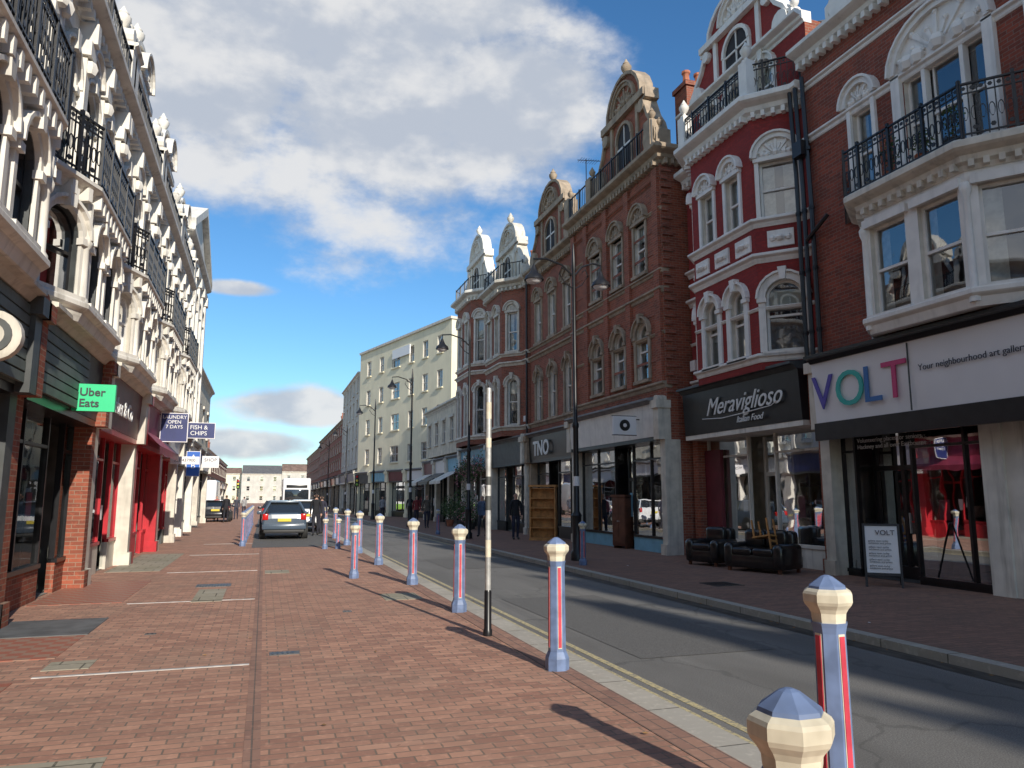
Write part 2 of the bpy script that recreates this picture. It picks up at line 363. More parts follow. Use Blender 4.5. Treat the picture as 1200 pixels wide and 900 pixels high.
def hood(b,fr,row,sc,w,trim):
    zb,zt,rise,hd=row['zb'],row['zt'],row.get('rise',0),row.get('hood','')
    hw=w/2; t=row.get('th',.13)
    fbox(b,fr,'sills',trim,sc-hw-.1,sc+hw+.1,-.1,.12,zb-.1,zb)
    if hd=='ring':
        fring(b,fr,'hood_moulds',trim,sc,zt-rise,hw,rise,t,-.01,.07); fring(b,fr,'hood_moulds',trim,sc,zt-rise,hw+t,rise+t,.05,-.01,.14)
        fprism(b,fr,'keystones',trim,[(sc-.06,zt-.03),(sc+.06,zt-.03),(sc+.1,zt+.27),(sc-.1,zt+.27)],0,.17)
        for sg in(-1,1):
            fbox(b,fr,'jambs',trim,sc+sg*(hw+t/2)-t/2,sc+sg*(hw+t/2)+t/2,-.01,.05,zb,zt-rise)
            fbox(b,fr,'jambs',trim,sc+sg*(hw+t/2)-t/2-.03,sc+sg*(hw+t/2)+t/2+.03,-.01,.1,zt-rise-.1,zt-rise)
    elif hd=='tymp':
        fbox(b,fr,'lintels',trim,sc-hw-.12,sc+hw+.12,-.01,.1,zt,zt+.1)
        tymp(b,fr,sc,zt+.1,hw+.02,trim,row.get('pan',trim))
        for sg in(-1,1): fbox(b,fr,'jambs',trim,sc+sg*(hw+.05)-.05,sc+sg*(hw+.05)+.05,-.01,.05,zb,zt)
    elif hd=='lintel':
        fbox(b,fr,'lintels',trim,sc-hw-.1,sc+hw+.1,-.01,.09,zt,zt+.16)
def zone(b,fr,path,z0,z1,rows,wall,trim,fm='white'):
    rows=sorted(rows,key=lambda r:r['zb'])
    sp=[z0]
    for i in range(len(rows)-1): sp.append((rows[i]['zt']+rows[i+1]['zb'])/2)
    sp.append(z1)
    for k in range(len(path)-1):
        sf,ln=fr.sub(path[k],path[k+1])
        if not rows: fquad(b,sf,'walls',wall,0,ln,z0,z1)
        for i,r in enumerate(rows):
            ops=[]
            for (f,w) in r['o'].get(k,[]):
                sc=f*ln; rise=r.get('rise',0)
                if rise=='semi': ri=w/2
                else: ri=rise
                ops.append((sc-w/2,sc+w/2,r['zb'],r['zt'],ri))
                rr=dict(r); rr['rise']=ri
                hood(b,sf,rr,sc,w,trim)
                window(b,sf,sc-w/2,sc+w/2,r['zb'],r['zt'],ri,r.get('bars',1),r.get('fm',fm))
            wall_band(b,sf,0,ln,sp[i],sp[i+1],ops,wall)
def mould(b,fr,part,mat,path,prof,sm=False):
    pts=[Vector(fr.p(a,n,0)[:2]) for a,n in path]
    k=len(pts); nor=[]
    for i in range(k-1):
        d=(pts[i+1]-pts[i]).normalized(); nor.append(Vector((-fr.sg*d.y,fr.sg*d.x)))
    off=[]
    for i in range(k):
        if i==0: off.append(nor[0])
        elif i==k-1: off.append(nor[-1])
        else:
            m=(nor[i-1]+nor[i]).normalized(); off.append(m/max(.4,m.dot(nor[i])))
    vs=[];m=len(prof)
    for i in range(k):
        for (o,z) in prof: q=pts[i]+off[i]*o; vs.append((q.x,q.y,z))
    fs=[]
    for i in range(k-1):
        for j in range(m):
            l=(j+1)%m; fs.append((i*m+j,(i+1)*m+j,(i+1)*m+l,i*m+l))
    fs.append(tuple(range(m))); fs.append(tuple((k-1)*m+j for j in range(m)))
    b.add(part,mat,vs,fs,sm)
def cprof(z,h,o):
    return [(-.2,z),(.02,z),(.04,z+.2*h),(o*.35,z+.3*h),(o*.45,z+.5*h),(o*.85,z+.62*h),(o,z+.7*h),(o,z+.92*h),(o*.9,z+h),(-.2,z+h)]
def dentils(b,fr,part,mat,path,z,h,o,sp=.22,w=.1):
    for k in range(len(path)-1):
        sf,ln=fr.sub(path[k],path[k+1]); n=int(ln/sp)
        for i in range(n):
            s=(i+.5)*ln/n; fbox(b,sf,part,mat,s-w/2,s+w/2,0,o,z,z+h)
def railing(b,fr,path,z,h,sp=.12,part='iron_railing',mat='iron',fancy=True,o=0):
    for k in range(len(path)-1):
        sf,ln=fr.sub(path[k],path[k+1]); n=max(2,int(ln/sp))
        fbox(b,sf,part,mat,0,ln,o-.025,o+.025,z+h-.03,z+h); fbox(b,sf,part,mat,0,ln,o-.015,o+.015,z+.06,z+.085)
        if fancy: fbox(b,sf,part,mat,0,ln,o-.012,o+.012,z+h*.8,z+h*.8+.02)
        for i in range(n+1):
            s=i*ln/n; q=.009 if i%6 else .025
            fbox(b,sf,part,mat,s-q,s+q,o-q,o+q,z,z+h-(0 if i%6 else -.06))
            if fancy and i<n:
                m=s+ln/n/2
                fring(b,sf,part,mat,m,z+h*.45,.034,.1,.014,o-.008,o+.008,5)
                fring(b,sf,part,mat,m,z+h*.45,.034,-.13,.012,o-.008,o+.008,5)
                fdisc(b,sf,part,mat,m,z+h*.9,.035,o-.006,o+.006,6)
                if i%2==0: fdisc(b,sf,part,mat,m,z+h*.18,.04,o-.008,o+.008,6)
def urn(b,fr,s,n,z,k=1,mat='offwhite'):
    c=fr.p(s,n,z)
    lathe(b,'urn_finial',mat,c,[(r*k,h*k) for r,h in [(.16,0),(.16,.08),(.07,.12),(.06,.2),(.15,.3),(.2,.42),(.2,.5),(.12,.56),(.14,.6),(.08,.68),(.02,.8)]],10)
DUTCH=[(-.5,0),(-.5,.16),(-.47,.17),(-.44,.26),(-.38,.36),(-.33,.5),(-.32,.56),(-.36,.57),(-.36,.63),(-.28,.64)]
def gable(b,fr,sc,w,z0,h,wall,trim,n=0,th=.35,style=0,win=True,fin=True):
    L_=[(x*w,z*h) for x,z in DUTCH]
    r=.28*w; rz=(1-.66)*h
    arc=[(-r*math.cos(pi*i/10),.64*h+rz*math.sin(pi*i/10)) for i in range(1,10)]
    pts=L_+arc+[(-x,z) for x,z in reversed(L_)]
    pts=[(sc+x,z0+z) for x,z in pts]
    fprism(b,fr,'gable',wall,pts,n-th,n)
    k=len(pts)
    outp=[]
    for i in range(k):
        a=Vector(pts[max(i-1,0)]); c=Vector(pts[min(i+1,k-1)]); d=(c-a).normalized(); outp.append((pts[i][0]-d.y*.11,pts[i][1]+d.x*.11))
    for i in range(k-1):
        q=[pts[i],pts[i+1],outp[i+1],outp[i]]
        fprism(b,fr,'gable_coping',trim,q,n-th-.05,n+.1)
    for sg in(-1,1):
        fdisc(b,fr,'scrolls',trim,sc+sg*.43*w,z0+.13*h,.11*h if h<4 else .3,n-.1,n+.14)
        fdisc(b,fr,'scrolls',trim,sc+sg*.31*w,z0+.5*h,.06*h,n-.1,n+.13)
        urn(b,fr,sc+sg*.5*w,n-.1,z0+.17*h,.55,trim)
        fbox(b,fr,'gable_pilasters',trim,sc+sg*.22*w-.08,sc+sg*.22*w+.08,n,n+.07,z0,z0+.58*h)
    fbox(b,fr,'gable_string',trim,sc-.37*w,sc+.37*w,n,n+.16,z0+.58*h,z0+.65*h)
    fbox(b,fr,'gable_string',trim,sc-.5*w,sc+.5*w,n,n+.1,z0,z0+.05*h)
    tymp(b,fr,sc,z0+.68*h,min(.17*w,.2*h),trim,trim)
    if win:
        ww=.12*w; zt=z0+.5*h
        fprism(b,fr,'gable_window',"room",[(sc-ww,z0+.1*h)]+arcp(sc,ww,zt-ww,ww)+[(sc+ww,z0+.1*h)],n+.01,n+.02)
        fring(b,fr,'gable_window_trim',trim,sc,zt-ww,ww,ww,.1,n,n+.1)
        for sg in(-1,1): fbox(b,fr,'gable_window_trim',trim,sc+sg*(ww+.04)-.05,sc+sg*(ww+.04)+.05,n,n+.08,z0+.05*h,zt-ww)
        fbox(b,fr,'gable_window_frame','white',sc-ww,sc+ww,n+.02,n+.05,z0+.28*h,z0+.3*h); fbox(b,fr,'gable_window_frame','white',sc-.02,sc+.02,n+.02,n+.05,z0+.1*h,zt)
    if fin: urn(b,fr,sc,n-.1,z0+h*.98,.9,trim)
def chimney(b,fr,s,n,z0,z1,w=.6,l=1.6,pots=4,mat='brickC'):
    fbox(b,fr,'chimney_stack',mat,s-w/2,s+w/2,n-l,n,z0,z1); fbox(b,fr,'chimney_cap',mat,s-w/2-.06,s+w/2+.06,n-l-.06,n+.06,z1,z1+.15)
    for i in range(pots):
        c=fr.p(s,n-l*(i+.5)/pots,z1+.15); lathe(b,'chimney_pots','pot',c,[(.13,0),(.12,.1),(.1,.35),(.11,.42),(.14,.45),(.14,.52),(.1,.53)],8)
def body(b,fr,W,z0,z1,wall,depth=9,roof=1.6,rm='slate',n=-.5):
    fbox(b,fr,'rear_block',wall,0.01,W-.01,-depth,n,z0,z1)
    for s in(0.012,W-.012): b.poly('party_wall',wall,[fr.p(s,n,z0),fr.p(s,0,z0),fr.p(s,0,z1),fr.p(s,n,z1)])
    if roof:
        P=fr.p; a,c=z1,z1+roof
        b.add('roof',rm,[P(0,-.4,a),P(W,-.4,a),P(W,-depth,a),P(0,-depth,a),P(0,-depth/2,c),P(W,-depth/2,c)],[(0,1,5,4),(2,3,4,5),(0,4,3),(1,2,5)])
def shop(b,fr,s0,s1,zf0,zf1,frame='black',fascia='black',riser=.35,rm='black',door=None,mull=3,ng=-.25,zfl=0,proud=.22,cap='lead',intw='interior',pil='stucco',depth=4,transom=True,stock=True):
    for s in (s0,s1-.28): 
        fbox(b,fr,'pilasters',pil,s,s+.28,-.4,.1,zfl,zf0-.1); fbox(b,fr,'pilasters',pil,s-.02,s+.3,-.1,.16,zfl,zfl+.3)
        fbox(b,fr,'consoles',pil,s-.01,s+.29,-.1,.3,zf0-.1,zf1-.15); fbox(b,fr,'consoles',pil,s-.05,s+.33,-.1,.38,zf1-.15,zf1+.08)
        fdisc(b,fr,'consoles',pil,s+.14,zf1+.1,.13,-.1,.3)
    a,c=s0+.28,s1-.28
    P=fr.p
    b.add('fascia',fascia,[P(a,-.3,zf0),P(c,-.3,zf0),P(c,proud-.06,zf0),P(a,proud-.06,zf0),P(a,-.3,zf1),P(c,-.3,zf1),P(c,proud,zf1),P(a,proud,zf1)],BOXF)
    mould(b,fr,'fascia_cornice',cap,[(a,0),(c,0)],[(-.1,zf1),(proud+.03,zf1),(proud+.1,zf1+.08),(proud+.2,zf1+.1),(proud+.2,zf1+.16),(-.1,zf1+.24)])
    q=[P(a,ng,zfl),P(c,ng,zfl),P(c,-depth,zfl),P(a,-depth,zfl)]; zc=zf0+.05
    r=[(x,y,zc) for x,y,_ in q]
    b.add('shop_room',intw,[(x,y,zfl+.01) for x,y,_ in q]+r,[(0,1,2,3),(4,5,6,7),(1,2,6,5),(2,3,7,6),(3,0,4,7)])
    fbox(b,fr,'soffit',frame,a,c,-.5,proud-.07,zf0-.12,zf0-.002)
    zt=zf0-.12
    segs=[]
    if door is not None:
        d0,d1=door; 
        if d0>a+.05: segs.append((a,d0,False))
        segs.append((d0,d1,True)); 
        if d1<c-.05: segs.append((d1,c,False))
    else: segs=[(a,c,False)]
    for x0,x1,isd in segs:
        g=ng-(.5 if isd else 0); f=.05
        if isd:
            for s in(x0,x1): b.poly('lobby_glass','shopglass',[P(s,ng,zfl+.05),P(s,g,zfl+.05),P(s,g,zt),P(s,ng,zt)])
            fquad(b,fr,'door_glass','shopglass',x0,x1,zfl+.1,zt,g)
            nn=2 if x1-x0>1.3 else 1
            for i in range(nn+1):
                s=x0+(x1-x0)*i/nn; fbox(b,fr,'door_frame',frame,s-.045,s+.045,g-.04,g+.04,zfl,zt)
            fbox(b,fr,'door_frame',frame,x0,x1,g-.038,g+.038,zfl,zfl+.25); fbox(b,fr,'door_frame',frame,x0,x1,g-.038,g+.038,2.15,2.25)
            fbox(b,fr,'door_handle','steel',(x0+x1)/2-.14,(x0+x1)/2-.11,g+.05,g+.08,.9,1.3)
        else:
            fbox(b,fr,'stall_riser',rm,x0,x1,g-.06,g+.06,zfl,zfl+riser)
            fbox(b,fr,'shop_frame',frame,x0,x1,g-.05,g+.09,zfl+riser,zfl+riser+.07)
            fquad(b,fr,'shop_glass','shopglass',x0,x1,zfl+riser,zt,g)
            nn=max(1,int(round((x1-x0)/1.2))) if mull is None else max(1,int(round(mull*(x1-x0)/(c-a))))
            for i in range(nn+1):
                s=x0+(x1-x0)*i/nn; fbox(b,fr,'shop_frame',frame,s-f/2,s+f/2,g-.048,g+.05,zfl+riser+.07,zt)
            if transom: fbox(b,fr,'shop_frame',frame,x0,x1,g-.04,g+.045,zt-.5,zt-.45)
    if stock:
      for i in range(int((c-a)/.5)):
        s=ru(a+.2,c-.3); n=ru(ng-2.5,ng-.8); hh=ru(.4,1.5)
        fbox(b,fr,'stock',random.choice(['wood2','stucco','dkgrey','wood','curtain','gallery']),s,s+ru(.15,.5),n-.3,n,zfl+.02,zfl+hh)
    for i in range(3):
        s=ru(a+.1,c-.4); fbox(b,fr,'window_posters',random.choice(['signwhite','pink','ltblue','signwhite']),s,s+ru(.12,.28),ng-.03,ng-.02,ru(1,1.3),ru(1.4,1.75))

RIGHT=lambda X,Y: Fr((X,Y),(0,1),1)
LEFT=lambda X,Y: Fr((X,Y),(0,1),-1)
RX=(0,-1,0); LX=(0,1,0)

# ================================================================ GROUND
def sheet(name,mat,x0,x1,y0,y1,z):
    b=Bld(name,((x0+x1)/2,(y0+y1)/2,z)); b.poly(name,mat,[(x0,y0,z),(x1,y0,z),(x1,y1,z),(x0,y1,z)]); 
    me=b.meshes()[0][1]; ob=bpy.data.objects.new(name,me); ob.location=b.o; scene.collection.objects.link(ob); return ob
def solid(name,mat,x0,x1,y0,y1,z0,z1):
    b=Bld(name,((x0+x1)/2,(y0+y1)/2,z0)); wbox(b,name,mat,x0,x1,y0,y1,z0,z1)
    ob=bpy.data.objects.new(name,b.meshes()[0][1]); ob.location=b.o; scene.collection.objects.link(ob); return ob
sheet('ground','ground',-3000,3000,-3000,3000,-.16)
sheet('road','asphalt',3.0,7.1,-60,235,-.1)
solid('pavement','paver',-14,2.85,-60,235,-.3,0)
solid('pavement','paverR',6.98,30,-60,235,-.3,0)
solid('kerb','kerb',2.852,3.12,-60,235,-.3,.0)
solid('kerb','kerb',6.8,6.978,-60,235,-.3,.0)
b=Bld('road_markings',(3.4,0,-.096))
for x in(3.27,3.43): wbox(b,'double_yellow_line','yellow',x,x+.075,-40,24,-.1,-.096)
wbox(b,'double_yellow_line','yellow',6.5,6.57,24,200,-.1,-.096)
b.place()
sheet('road_patch','patch',3.9,5.6,7.5,12.5,-.095); sheet('road_patch','patch',4.3,6.2,18,21,-.095)
sheet('gutter','slab',3.121,3.24,-40,60,-.094)
sheet('gutter','gutterdirt',6.55,6.798,-40,80,-.094)
b=Bld('paving_details',(0,8,.004))
wbox(b,'soldier_band','paverS',2.62,2.848,-40,60,-.001,.004)
wbox(b,'soldier_band','paverS',-.05,.055,-40,60,-.001,.004)
for y in (3.0,8.0,13.0,18.0,23.2,28.5): wbox(b,'stone_strip','stone',-1.9,-.06,y,y+.045,-.001,.006)
wbox(b,'dark_slab','dkslab',-3.3,-1.9,10.3,11.6,-.001,.01)
wbox(b,'tiles','tile',-3.3,-1.92,8.9,10.25,-.001,.007)
wbox(b,'tiles','tile',-3.3,-2.0,6.9,7.85,-.001,.007)
wbox(b,'tiles','tile',-3.3,-2.0,13.2,16.5,-.001,.006)
wbox(b,'slab','slab',-1.75,-.85,5.0,5.5,-.001,.007)
wbox(b,'slab','slab',-1.0,-.55,12.9,14.6,-.001,.006); wbox(b,'slab','slab',-3.2,-2.1,18.5,24,-.001,.006)
wbox(b,'slab','slab',-1.9,-1.5,8.3,8.7,-.001,.006)
wbox(b,'slab','slab',1.9,2.5,12.2,13.0,-.001,.006);wbox(b,'slab','slab',.1,.6,17.2,17.9,-.001,.006)
b.place()
def grate(x,y,w,l,nm):
    b=Bld(nm,(x,y,0)); wbox(b,'frame','metal',x-w/2,x+w/2,y-l/2,y+l/2,-.001,.008)
    n=int(w/.05)
    for i in range(n): wbox(b,'bars','iron',x-w/2+.02+i*.05,x-w/2+.04+i*.05,y-l/2+.02,y+l/2-.02,.008,.012)
    b.place()
grate(.28,8.45,.3,.16,'drain_cover'); grate(-.8,15.2,.6,.45,'manhole_cover'); grate(1.2,11.2,.12,.12,'drain_cover'); grate(-1.2,10.1,.12,.1,'drain_cover')
grate(8.2,12.5,.6,.6,'manhole_cover')
sheet('parking_bay','patch',-.3,2.6,26,60,.006)
b=Bld('fallen_leaves',(3,8,0))
for i in range(260):
    q=rnd()
    if q<.35: x,z=3.16+abs(random.gauss(0,.06)),-.088
    elif q<.6: x,z=6.78-abs(random.gauss(0,.08)),-.088
    elif q<.8: x,z=ru(-3,2.6),.012
    else: x,z=ru(7.1,11),.008
    y=ru(2,30); a=ru(0,6.3); r=ru(.012,.03); c,s=math.cos(a)*r,math.sin(a)*r
    b.poly('leaves',random.choice(['dryleaf','dryleaf','signwhite','leaf2']) if i%9==0 else 'dryleaf',[(x-c,y-s,z),(x+s*.5,y-c*.5,z+.008),(x+c,y+s,z+.004),(x-s*.5,y+c*.5,z)])
b.place()

# ================================================================ RIGHT SIDE
def plant(x,y,h=1.3,r=.45,fl=False,z0=0,n=420,nm='potted_plant'):
    b=Bld(nm,(x,y,z0)); k=1 if h>.9 else .6
    lathe(b,'pot','pot' if rnd()<.5 else 'dkgrey',(x,y,z0),[(.16*k,0),(.22*k,.32*k),(.24*k,.33*k),(.24*k,.37*k),(.2*k,.37*k)],12)
    tube(b,'stem','wood2',[(x,y,z0+.2*k),(x+.03,y,z0+h*.6),(x,y,z0+h)],[.025*k,.02*k,.01])
    for i in range(n):
        d=Vector((random.gauss(0,1),random.gauss(0,1),random.gauss(0,1))).normalized()*(rnd()**.4); rr=r*(1+.35*noise.noise(d*2.3+Vector((x,y,0))))
        c=Vector((x,y,z0+h*.62+.12))+Vector((d.x*rr,d.y*rr,d.z*h*.42)); a=Vector((ru(-1,1),ru(-1,1),ru(-.6,1))).normalized(); u=a.orthogonal().normalized()*ru(.03,.07)*k; v=a.cross(u)*.55
        b.poly('foliage' if not(fl and i%6==0) else 'blooms',('leaf' if i%3 else 'leaf2') if not(fl and i%6==0) else 'flower',[tuple(c-u),tuple(c+v),tuple(c+u),tuple(c-v)])
    b.place()
# --- A gallery building
fr=RIGHT(11.5,6.4); W=7.0
b=Bld('gallery_building',(11.5,9.9,0))
bayp=[(0,0),(1.4,0),(2.4,.8),(4.6,.8),(5.3,0),(W,0)]
zone(b,fr,bayp,4.62,7.2,[dict(zb=4.95,zt=6.65,o={1:[(.5,.95)],2:[(.26,.82),(.76,.82)],3:[(.5,.5)]},hood='lintel',bars=0)],'white','white')
for k,(a,c) in enumerate([((0,0),(1.4,0)),((5.3,0),(W,0))]):
    sf,ln=fr.sub(a,c); fquad(b,sf,'walls','brickA',0,ln,4.6,7.2,.012)
for pt in bayp[1:5]:
    c=fr.p(pt[0],pt[1]+.01,4.7); lathe(b,'bay_colonnettes','white',c,[(.09,0),(.09,.15),(.06,.2),(.055,1.75),(.09,1.85),(.1,1.95),(.07,2.0)],8)
mould(b,fr,'bay_sill','white',bayp[1:5],cprof(4.62,.3,.14))
balp=[(1.1,.0),(2.2,1.0),(4.8,1.0),(5.9,0)]
mould(b,fr,'balcony_cornice','offwhite',bayp[1:5],cprof(6.9,.45,.32)); dentils(b,fr,'dentils','offwhite',bayp[1:5],6.93,.12,.14,.2,.09)
P=fr.p; b.poly('balcony_floor','lead',[P(1.2,0,7.34)]+[P(a,n,7.34) for a,n in balp]+[P(5.8,0,7.34)])
railing(b,fr,balp,7.34,.95,.12)
flat=[(0,0),(W,0)]
zone(b,fr,flat,7.2,11.6,[dict(zb=7.75,zt=9.65,o={0:[(3.3/W,1.75),(5.25/W,.55),(1.3/W,.55)]},hood='',bars=2)],'brickA','white')
tymp(b,fr,3.3,9.8,.98,'white','white',.8)
for s in(1.3,5.25): tymp(b,fr,s,9.8,.36,'white','white')
for s in(2.3,4.3): fbox(b,fr,'jambs','white',s-.1,s+.1,0,.1,7.4,9.8)
for s in(.98,1.62,4.92,5.58): fbox(b,fr,'jambs','white',s-.05,s+.05,0,.07,7.5,9.8)
fbox(b,fr,'jambs','white',2.85,2.93,-.12,.02,7.75,9.65); fbox(b,fr,'jambs','white',3.67,3.75,-.12,.02,7.75,9.65)
mould(b,fr,'string_course','white',flat,cprof(9.62,.16,.1))
mould(b,fr,'string_course','white',flat,cprof(10.9,.14,.1))
mould(b,fr,'cornice','white',flat,cprof(11.5,.4,.4)); dentils(b,fr,'dentils','white',flat,11.42,.14,.2)
gable(b,fr,3.4,5,11.9,3,'brickA','white')
body(b,fr,W,4.5,11.8,'brickA')
shop(b,fr,0,W,3.15,4.42,frame='black',fascia='signwhite',riser=.08,door=(4.9,6.35),mull=5,pil='offwhite',cap='black',proud=.45,intw='gallery',stock=False)
fbox(b,fr,'exhibition_panels','curtain',3.5,4.4,-3.0,-2.9,.6,2.2); fbox(b,fr,'reception_desk','dkgrey',4.4,5.8,-2.6,-2.0,0,1.05); fbox(b,fr,'print_stand','wood',3.6,4.0,-1.6,-1.3,0,.9)
fbox(b,fr,'wall_panel','stucco',2.9,3.3,-.2,-.05,0,3.03); fbox(b,fr,'wall_panel','stucco',.3,2.9,-.2,-.1,0,3.03)
fbox(b,fr,'black_band','black',.28,W-.28,.36,.45,2.78,3.148)
b.text('V',1.02,(11.03,13.1,3.43),RX,'lv',.012);b.text('O',1.02,(11.03,12.45,3.43),RX,'lo',.012);b.text('L',1.02,(11.03,11.7,3.43),RX,'ll',.012);b.text('T',1.02,(11.03,11.2,3.43),RX,'lt',.012)
b.text('Your neighbourhood art gallery at DEVONSHIRE COLLECTIVE',.16,(11.04,10.35,3.85),RX,'text_k',.004)
wbox(b,'sign_joint','dkgrey',11.03,11.05,10.55,10.57,3.16,4.4)
b.text('Volunteering places for seniors,\nHackney and all over Eastbourne',.13,(11.70,12.65,2.72),RX,'text_w',.003)
for i,yy in enumerate((13.18,13.42,13.62)):
    tube(b,'drainpipe','iron',[(11.38,yy,4.6),(11.38,yy,8.2+i*.4),(11.36,yy+.05,11.2)],.05)
    for z in(5.2,6.6,8.0,9.4): lathe(b,'pipe_collars','iron',(11.38,yy,z),[(.065,0),(.065,.08)],8)
wbox(b,'pipe_hopper','iron',11.2,11.45,13.2,13.5,9.3,9.65)
tube(b,'drainpipe','iron',[(11.3,13.3,7.3),(11.3,12.9,7.5),(11.38,12.7,7.7)],.045)
b.place()
for y,h in((9.0,.7),(9.6,.55),(10.3,.75)): plant(10.75,y,h,.2,False,7.345,160)
# --- B red building
fr=RIGHT(11.7,13.4); W=5.45
b=Bld('red_painted_building',(11.7,16.1,0))
bp=[(0,0),(.35,0),(1.2,.8),(3.9,.8),(4.7,0),(W,0)]
zone(b,fr,bp,4.55,10.9,[dict(zb=4.95,zt=6.65,rise='semi',o={2:[(.3,.58),(.72,.58)],1:[(.5,.84)],3:[(.5,.6)]},hood='ring',bars=0,th=.16),
     dict(zb=8.2,zt=9.6,o={2:[(.3,.56),(.72,.56)],1:[(.5,.84)],3:[(.5,.6)]},hood='tymp',bars=0)],'brickB','white')
for z,h,o in((4.72,.2,.12),(7.1,.22,.16),(7.98,.2,.16),(5.95,.08,.05)): mould(b,fr,'string_course','white',bp,cprof(z,h,o))
for k in range(1,4):
    sf,ln=fr.sub(bp[k],bp[k+1]); nn=1 if k!=2 else 3
    for i in range(nn):
        s=ln*(i+.5)/nn; w=.3
        fbox(b,sf,'carved_panels','white',s-w,s+w,0,.05,7.45,7.85); blob(b,sf,'carving','white',s,.05,7.65,.13,.6)
        for q in(-.18,.18): blob(b,sf,'carving','white',s+q,.05,7.65,.08)
mould(b,fr,'cornice','white',bp,cprof(10.75,.5,.42)); dentils(b,fr,'dentils','white',bp,10.72,.14,.2,.2,.09)
b.poly('bay_top','lead',[fr.p(a,n,11.2) for a,n in bp]+[fr.p(W,-1,11.2),fr.p(0,-1,11.2)])
railing(b,fr,[(.2,.05),(1.1,.95),(4.0,.95),(4.8,.05)],11.25,.85,.13)
for s,n in((1.1,.95),(4,.95)): 
    fbox(b,fr,'parapet_piers','white',s-.16,s+.16,n-.2,n+.06,11.2,12.2); urn(b,fr,s,n-.07,12.2,.7,'white')
zone(b,fr,[(0,0),(W,0)],10.9,13.0,[dict(zb=11.4,zt=12.7,rise='semi',o={0:[(.28,.6),(.5,.8),(.72,.6)]},hood='ring',bars=0)],'brickB','white')
gable(b,fr,2.6,4.4,12.9,2.6,'brickB','white',n=.02)
mould(b,fr,'cornice','white',[(0,0),(W,0)],cprof(12.8,.3,.3))
body(b,fr,W,4.5,12.9,'brickC')
shop(b,fr,0,W,3.3,4.45,frame='stucco',fascia='black',riser=.45,rm='stucco',door=(2.2,3.3),mull=3,pil='brickC',cap='dkgrey',proud=.55,intw='stucco_b')
b.text('Meraviglioso',.64,(11.12,17.35,3.75),RX,'text_w',.01,shear=.45,sx=.95); b.text('Italian Food',.22,(11.12,16.0,3.45),RX,'text_w',.008,shear=.4)
tube(b,'sign_flourish','text_w',[(11.1,17.5,3.68),(11.1,16.6,3.62),(11.1,15.6,3.66),(11.1,14.6,3.72),(11.1,14.4,3.8)],.012,5)
fbox(b,fr,'red_door','maroon',4.4,5.15,-.2,-.1,0,2.9)
for i in range(3): fbox(b,fr,'shelving','wood2',1.0,3.8,-2.6,-2.2,.9+i*.5,.95+i*.5)
fbox(b,fr,'counter','dkgrey',.8,4,-1.9,-1.2,0,1.0)
for i in range(30): 
    c=fr.p(ru(1,3.8),-2.35,.95+.5*random.randint(0,2)); lathe(b,'bottles',random.choice(['leaf','wood','maroon']),c,[(.04,0),(.04,.18),(.015,.24),(.015,.3)],6)
wbox(b,'alarm_box','signwhite',11.55,11.7,18.5,18.75,5.2,5.5)
b.place()
# --- C tall brick
fr=RIGHT(10.9,19.0); W=6.9
b=Bld('tall_brick_building',(10.9,22.4,0)); flat=[(0,0),(W,0)]
zone(b,fr,flat,4.5,12.0,[dict(zb=5.15,zt=6.95,rise='semi',o={0:[(1.35/W,.78),(2.95/W,.78),(4.65/W,.78)]},hood='ring',th=.14,bars=0),
   dict(zb=8.5,zt=10.15,o={0:[(1.35/W,.74),(2.95/W,.74),(4.65/W,.74)]},hood='tymp',bars=0,pan='buff')],'brickC','buff')
for z,h,o in((4.75,.2,.12),(6.35,.1,.05),(7.6,.18,.12),(8.2,.14,.1),(10.15,.1,.06),(11.1,.12,.08)): mould(b,fr,'string_course','buff' if z!=11.1 else 'brickC',flat,cprof(z,h,o))
for z in(5.6,7.0,8.9,9.6): fbox(b,fr,'brick_bands','brickD',0.02,W-.02,0.001,.02,z,z+.08)
mould(b,fr,'cornice','buff',[(-0.0,-3),(0,0),(W,0)],cprof(11.6,.5,.4)); dentils(b,fr,'dentils','buff',[(0,-2),(0,0),(W,0)],11.55,.16,.2)
for s in (.25,2.15,3.8,5.5,W-.25):
    fbox(b,fr,'brick_pilasters','brickC',s-.16,s+.16,0,.09,4.9,11.5)
for i in range(28):
    z=4.6+i*.25; wbox(b,'side_quoins','brickD',10.92,11.25 if i%2 else 11.12,18.95,19.005,z,z+.12)
railing(b,fr,[(.0,.25),(W,.25)],12.1,.8,.15,fancy=False)
for s in(.2,4.65,W-.2): fbox(b,fr,'parapet_piers','buff',s-.2,s+.2,-.1,.3,12.1,13.0); urn(b,fr,s,.1,13,.6,'buff')
gable(b,fr,2.1,4.2,12.1,3.5,'brickC','buff',n=.05)
body(b,fr,W,4.4,12.1,'brickC',roof=2.2)
fbox(b,fr,'side_return','brickC',0.003,.012,-2,0,0,4.5)
chimney(b,fr,.3,-1.0,12.1,14.3,.7,2.6,6)
shop(b,fr,0,W,3.35,4.3,frame='black',fascia='white',riser=.4,rm='ltblue',door=(2.6,3.9),mull=5,pil='offwhite',cap='lead',proud=.3,intw='room')
b.place()
b=Bld('projecting_sign',(10.2,20.2,3.7)); wbox(b,'panel','signwhite',9.75,10.5,20.15,20.25,3.45,4.0); wbox(b,'bracket','iron',10.45,10.95,20.18,20.22,3.9,3.93)
lathe(b,'logo_disc','black',(10.12,20.14,3.73),[(.17,0),(.17,.008)],20,axis='y'); lathe(b,'logo_ring','signwhite',(10.12,20.13,3.73),[(.06,0),(.06,.008)],12,axis='y')
wbox(b,'panel_rim','iron',9.73,10.52,20.16,20.24,3.43,3.449);wbox(b,'panel_rim','iron',9.73,10.52,20.16,20.24,4.001,4.02)
b.place()
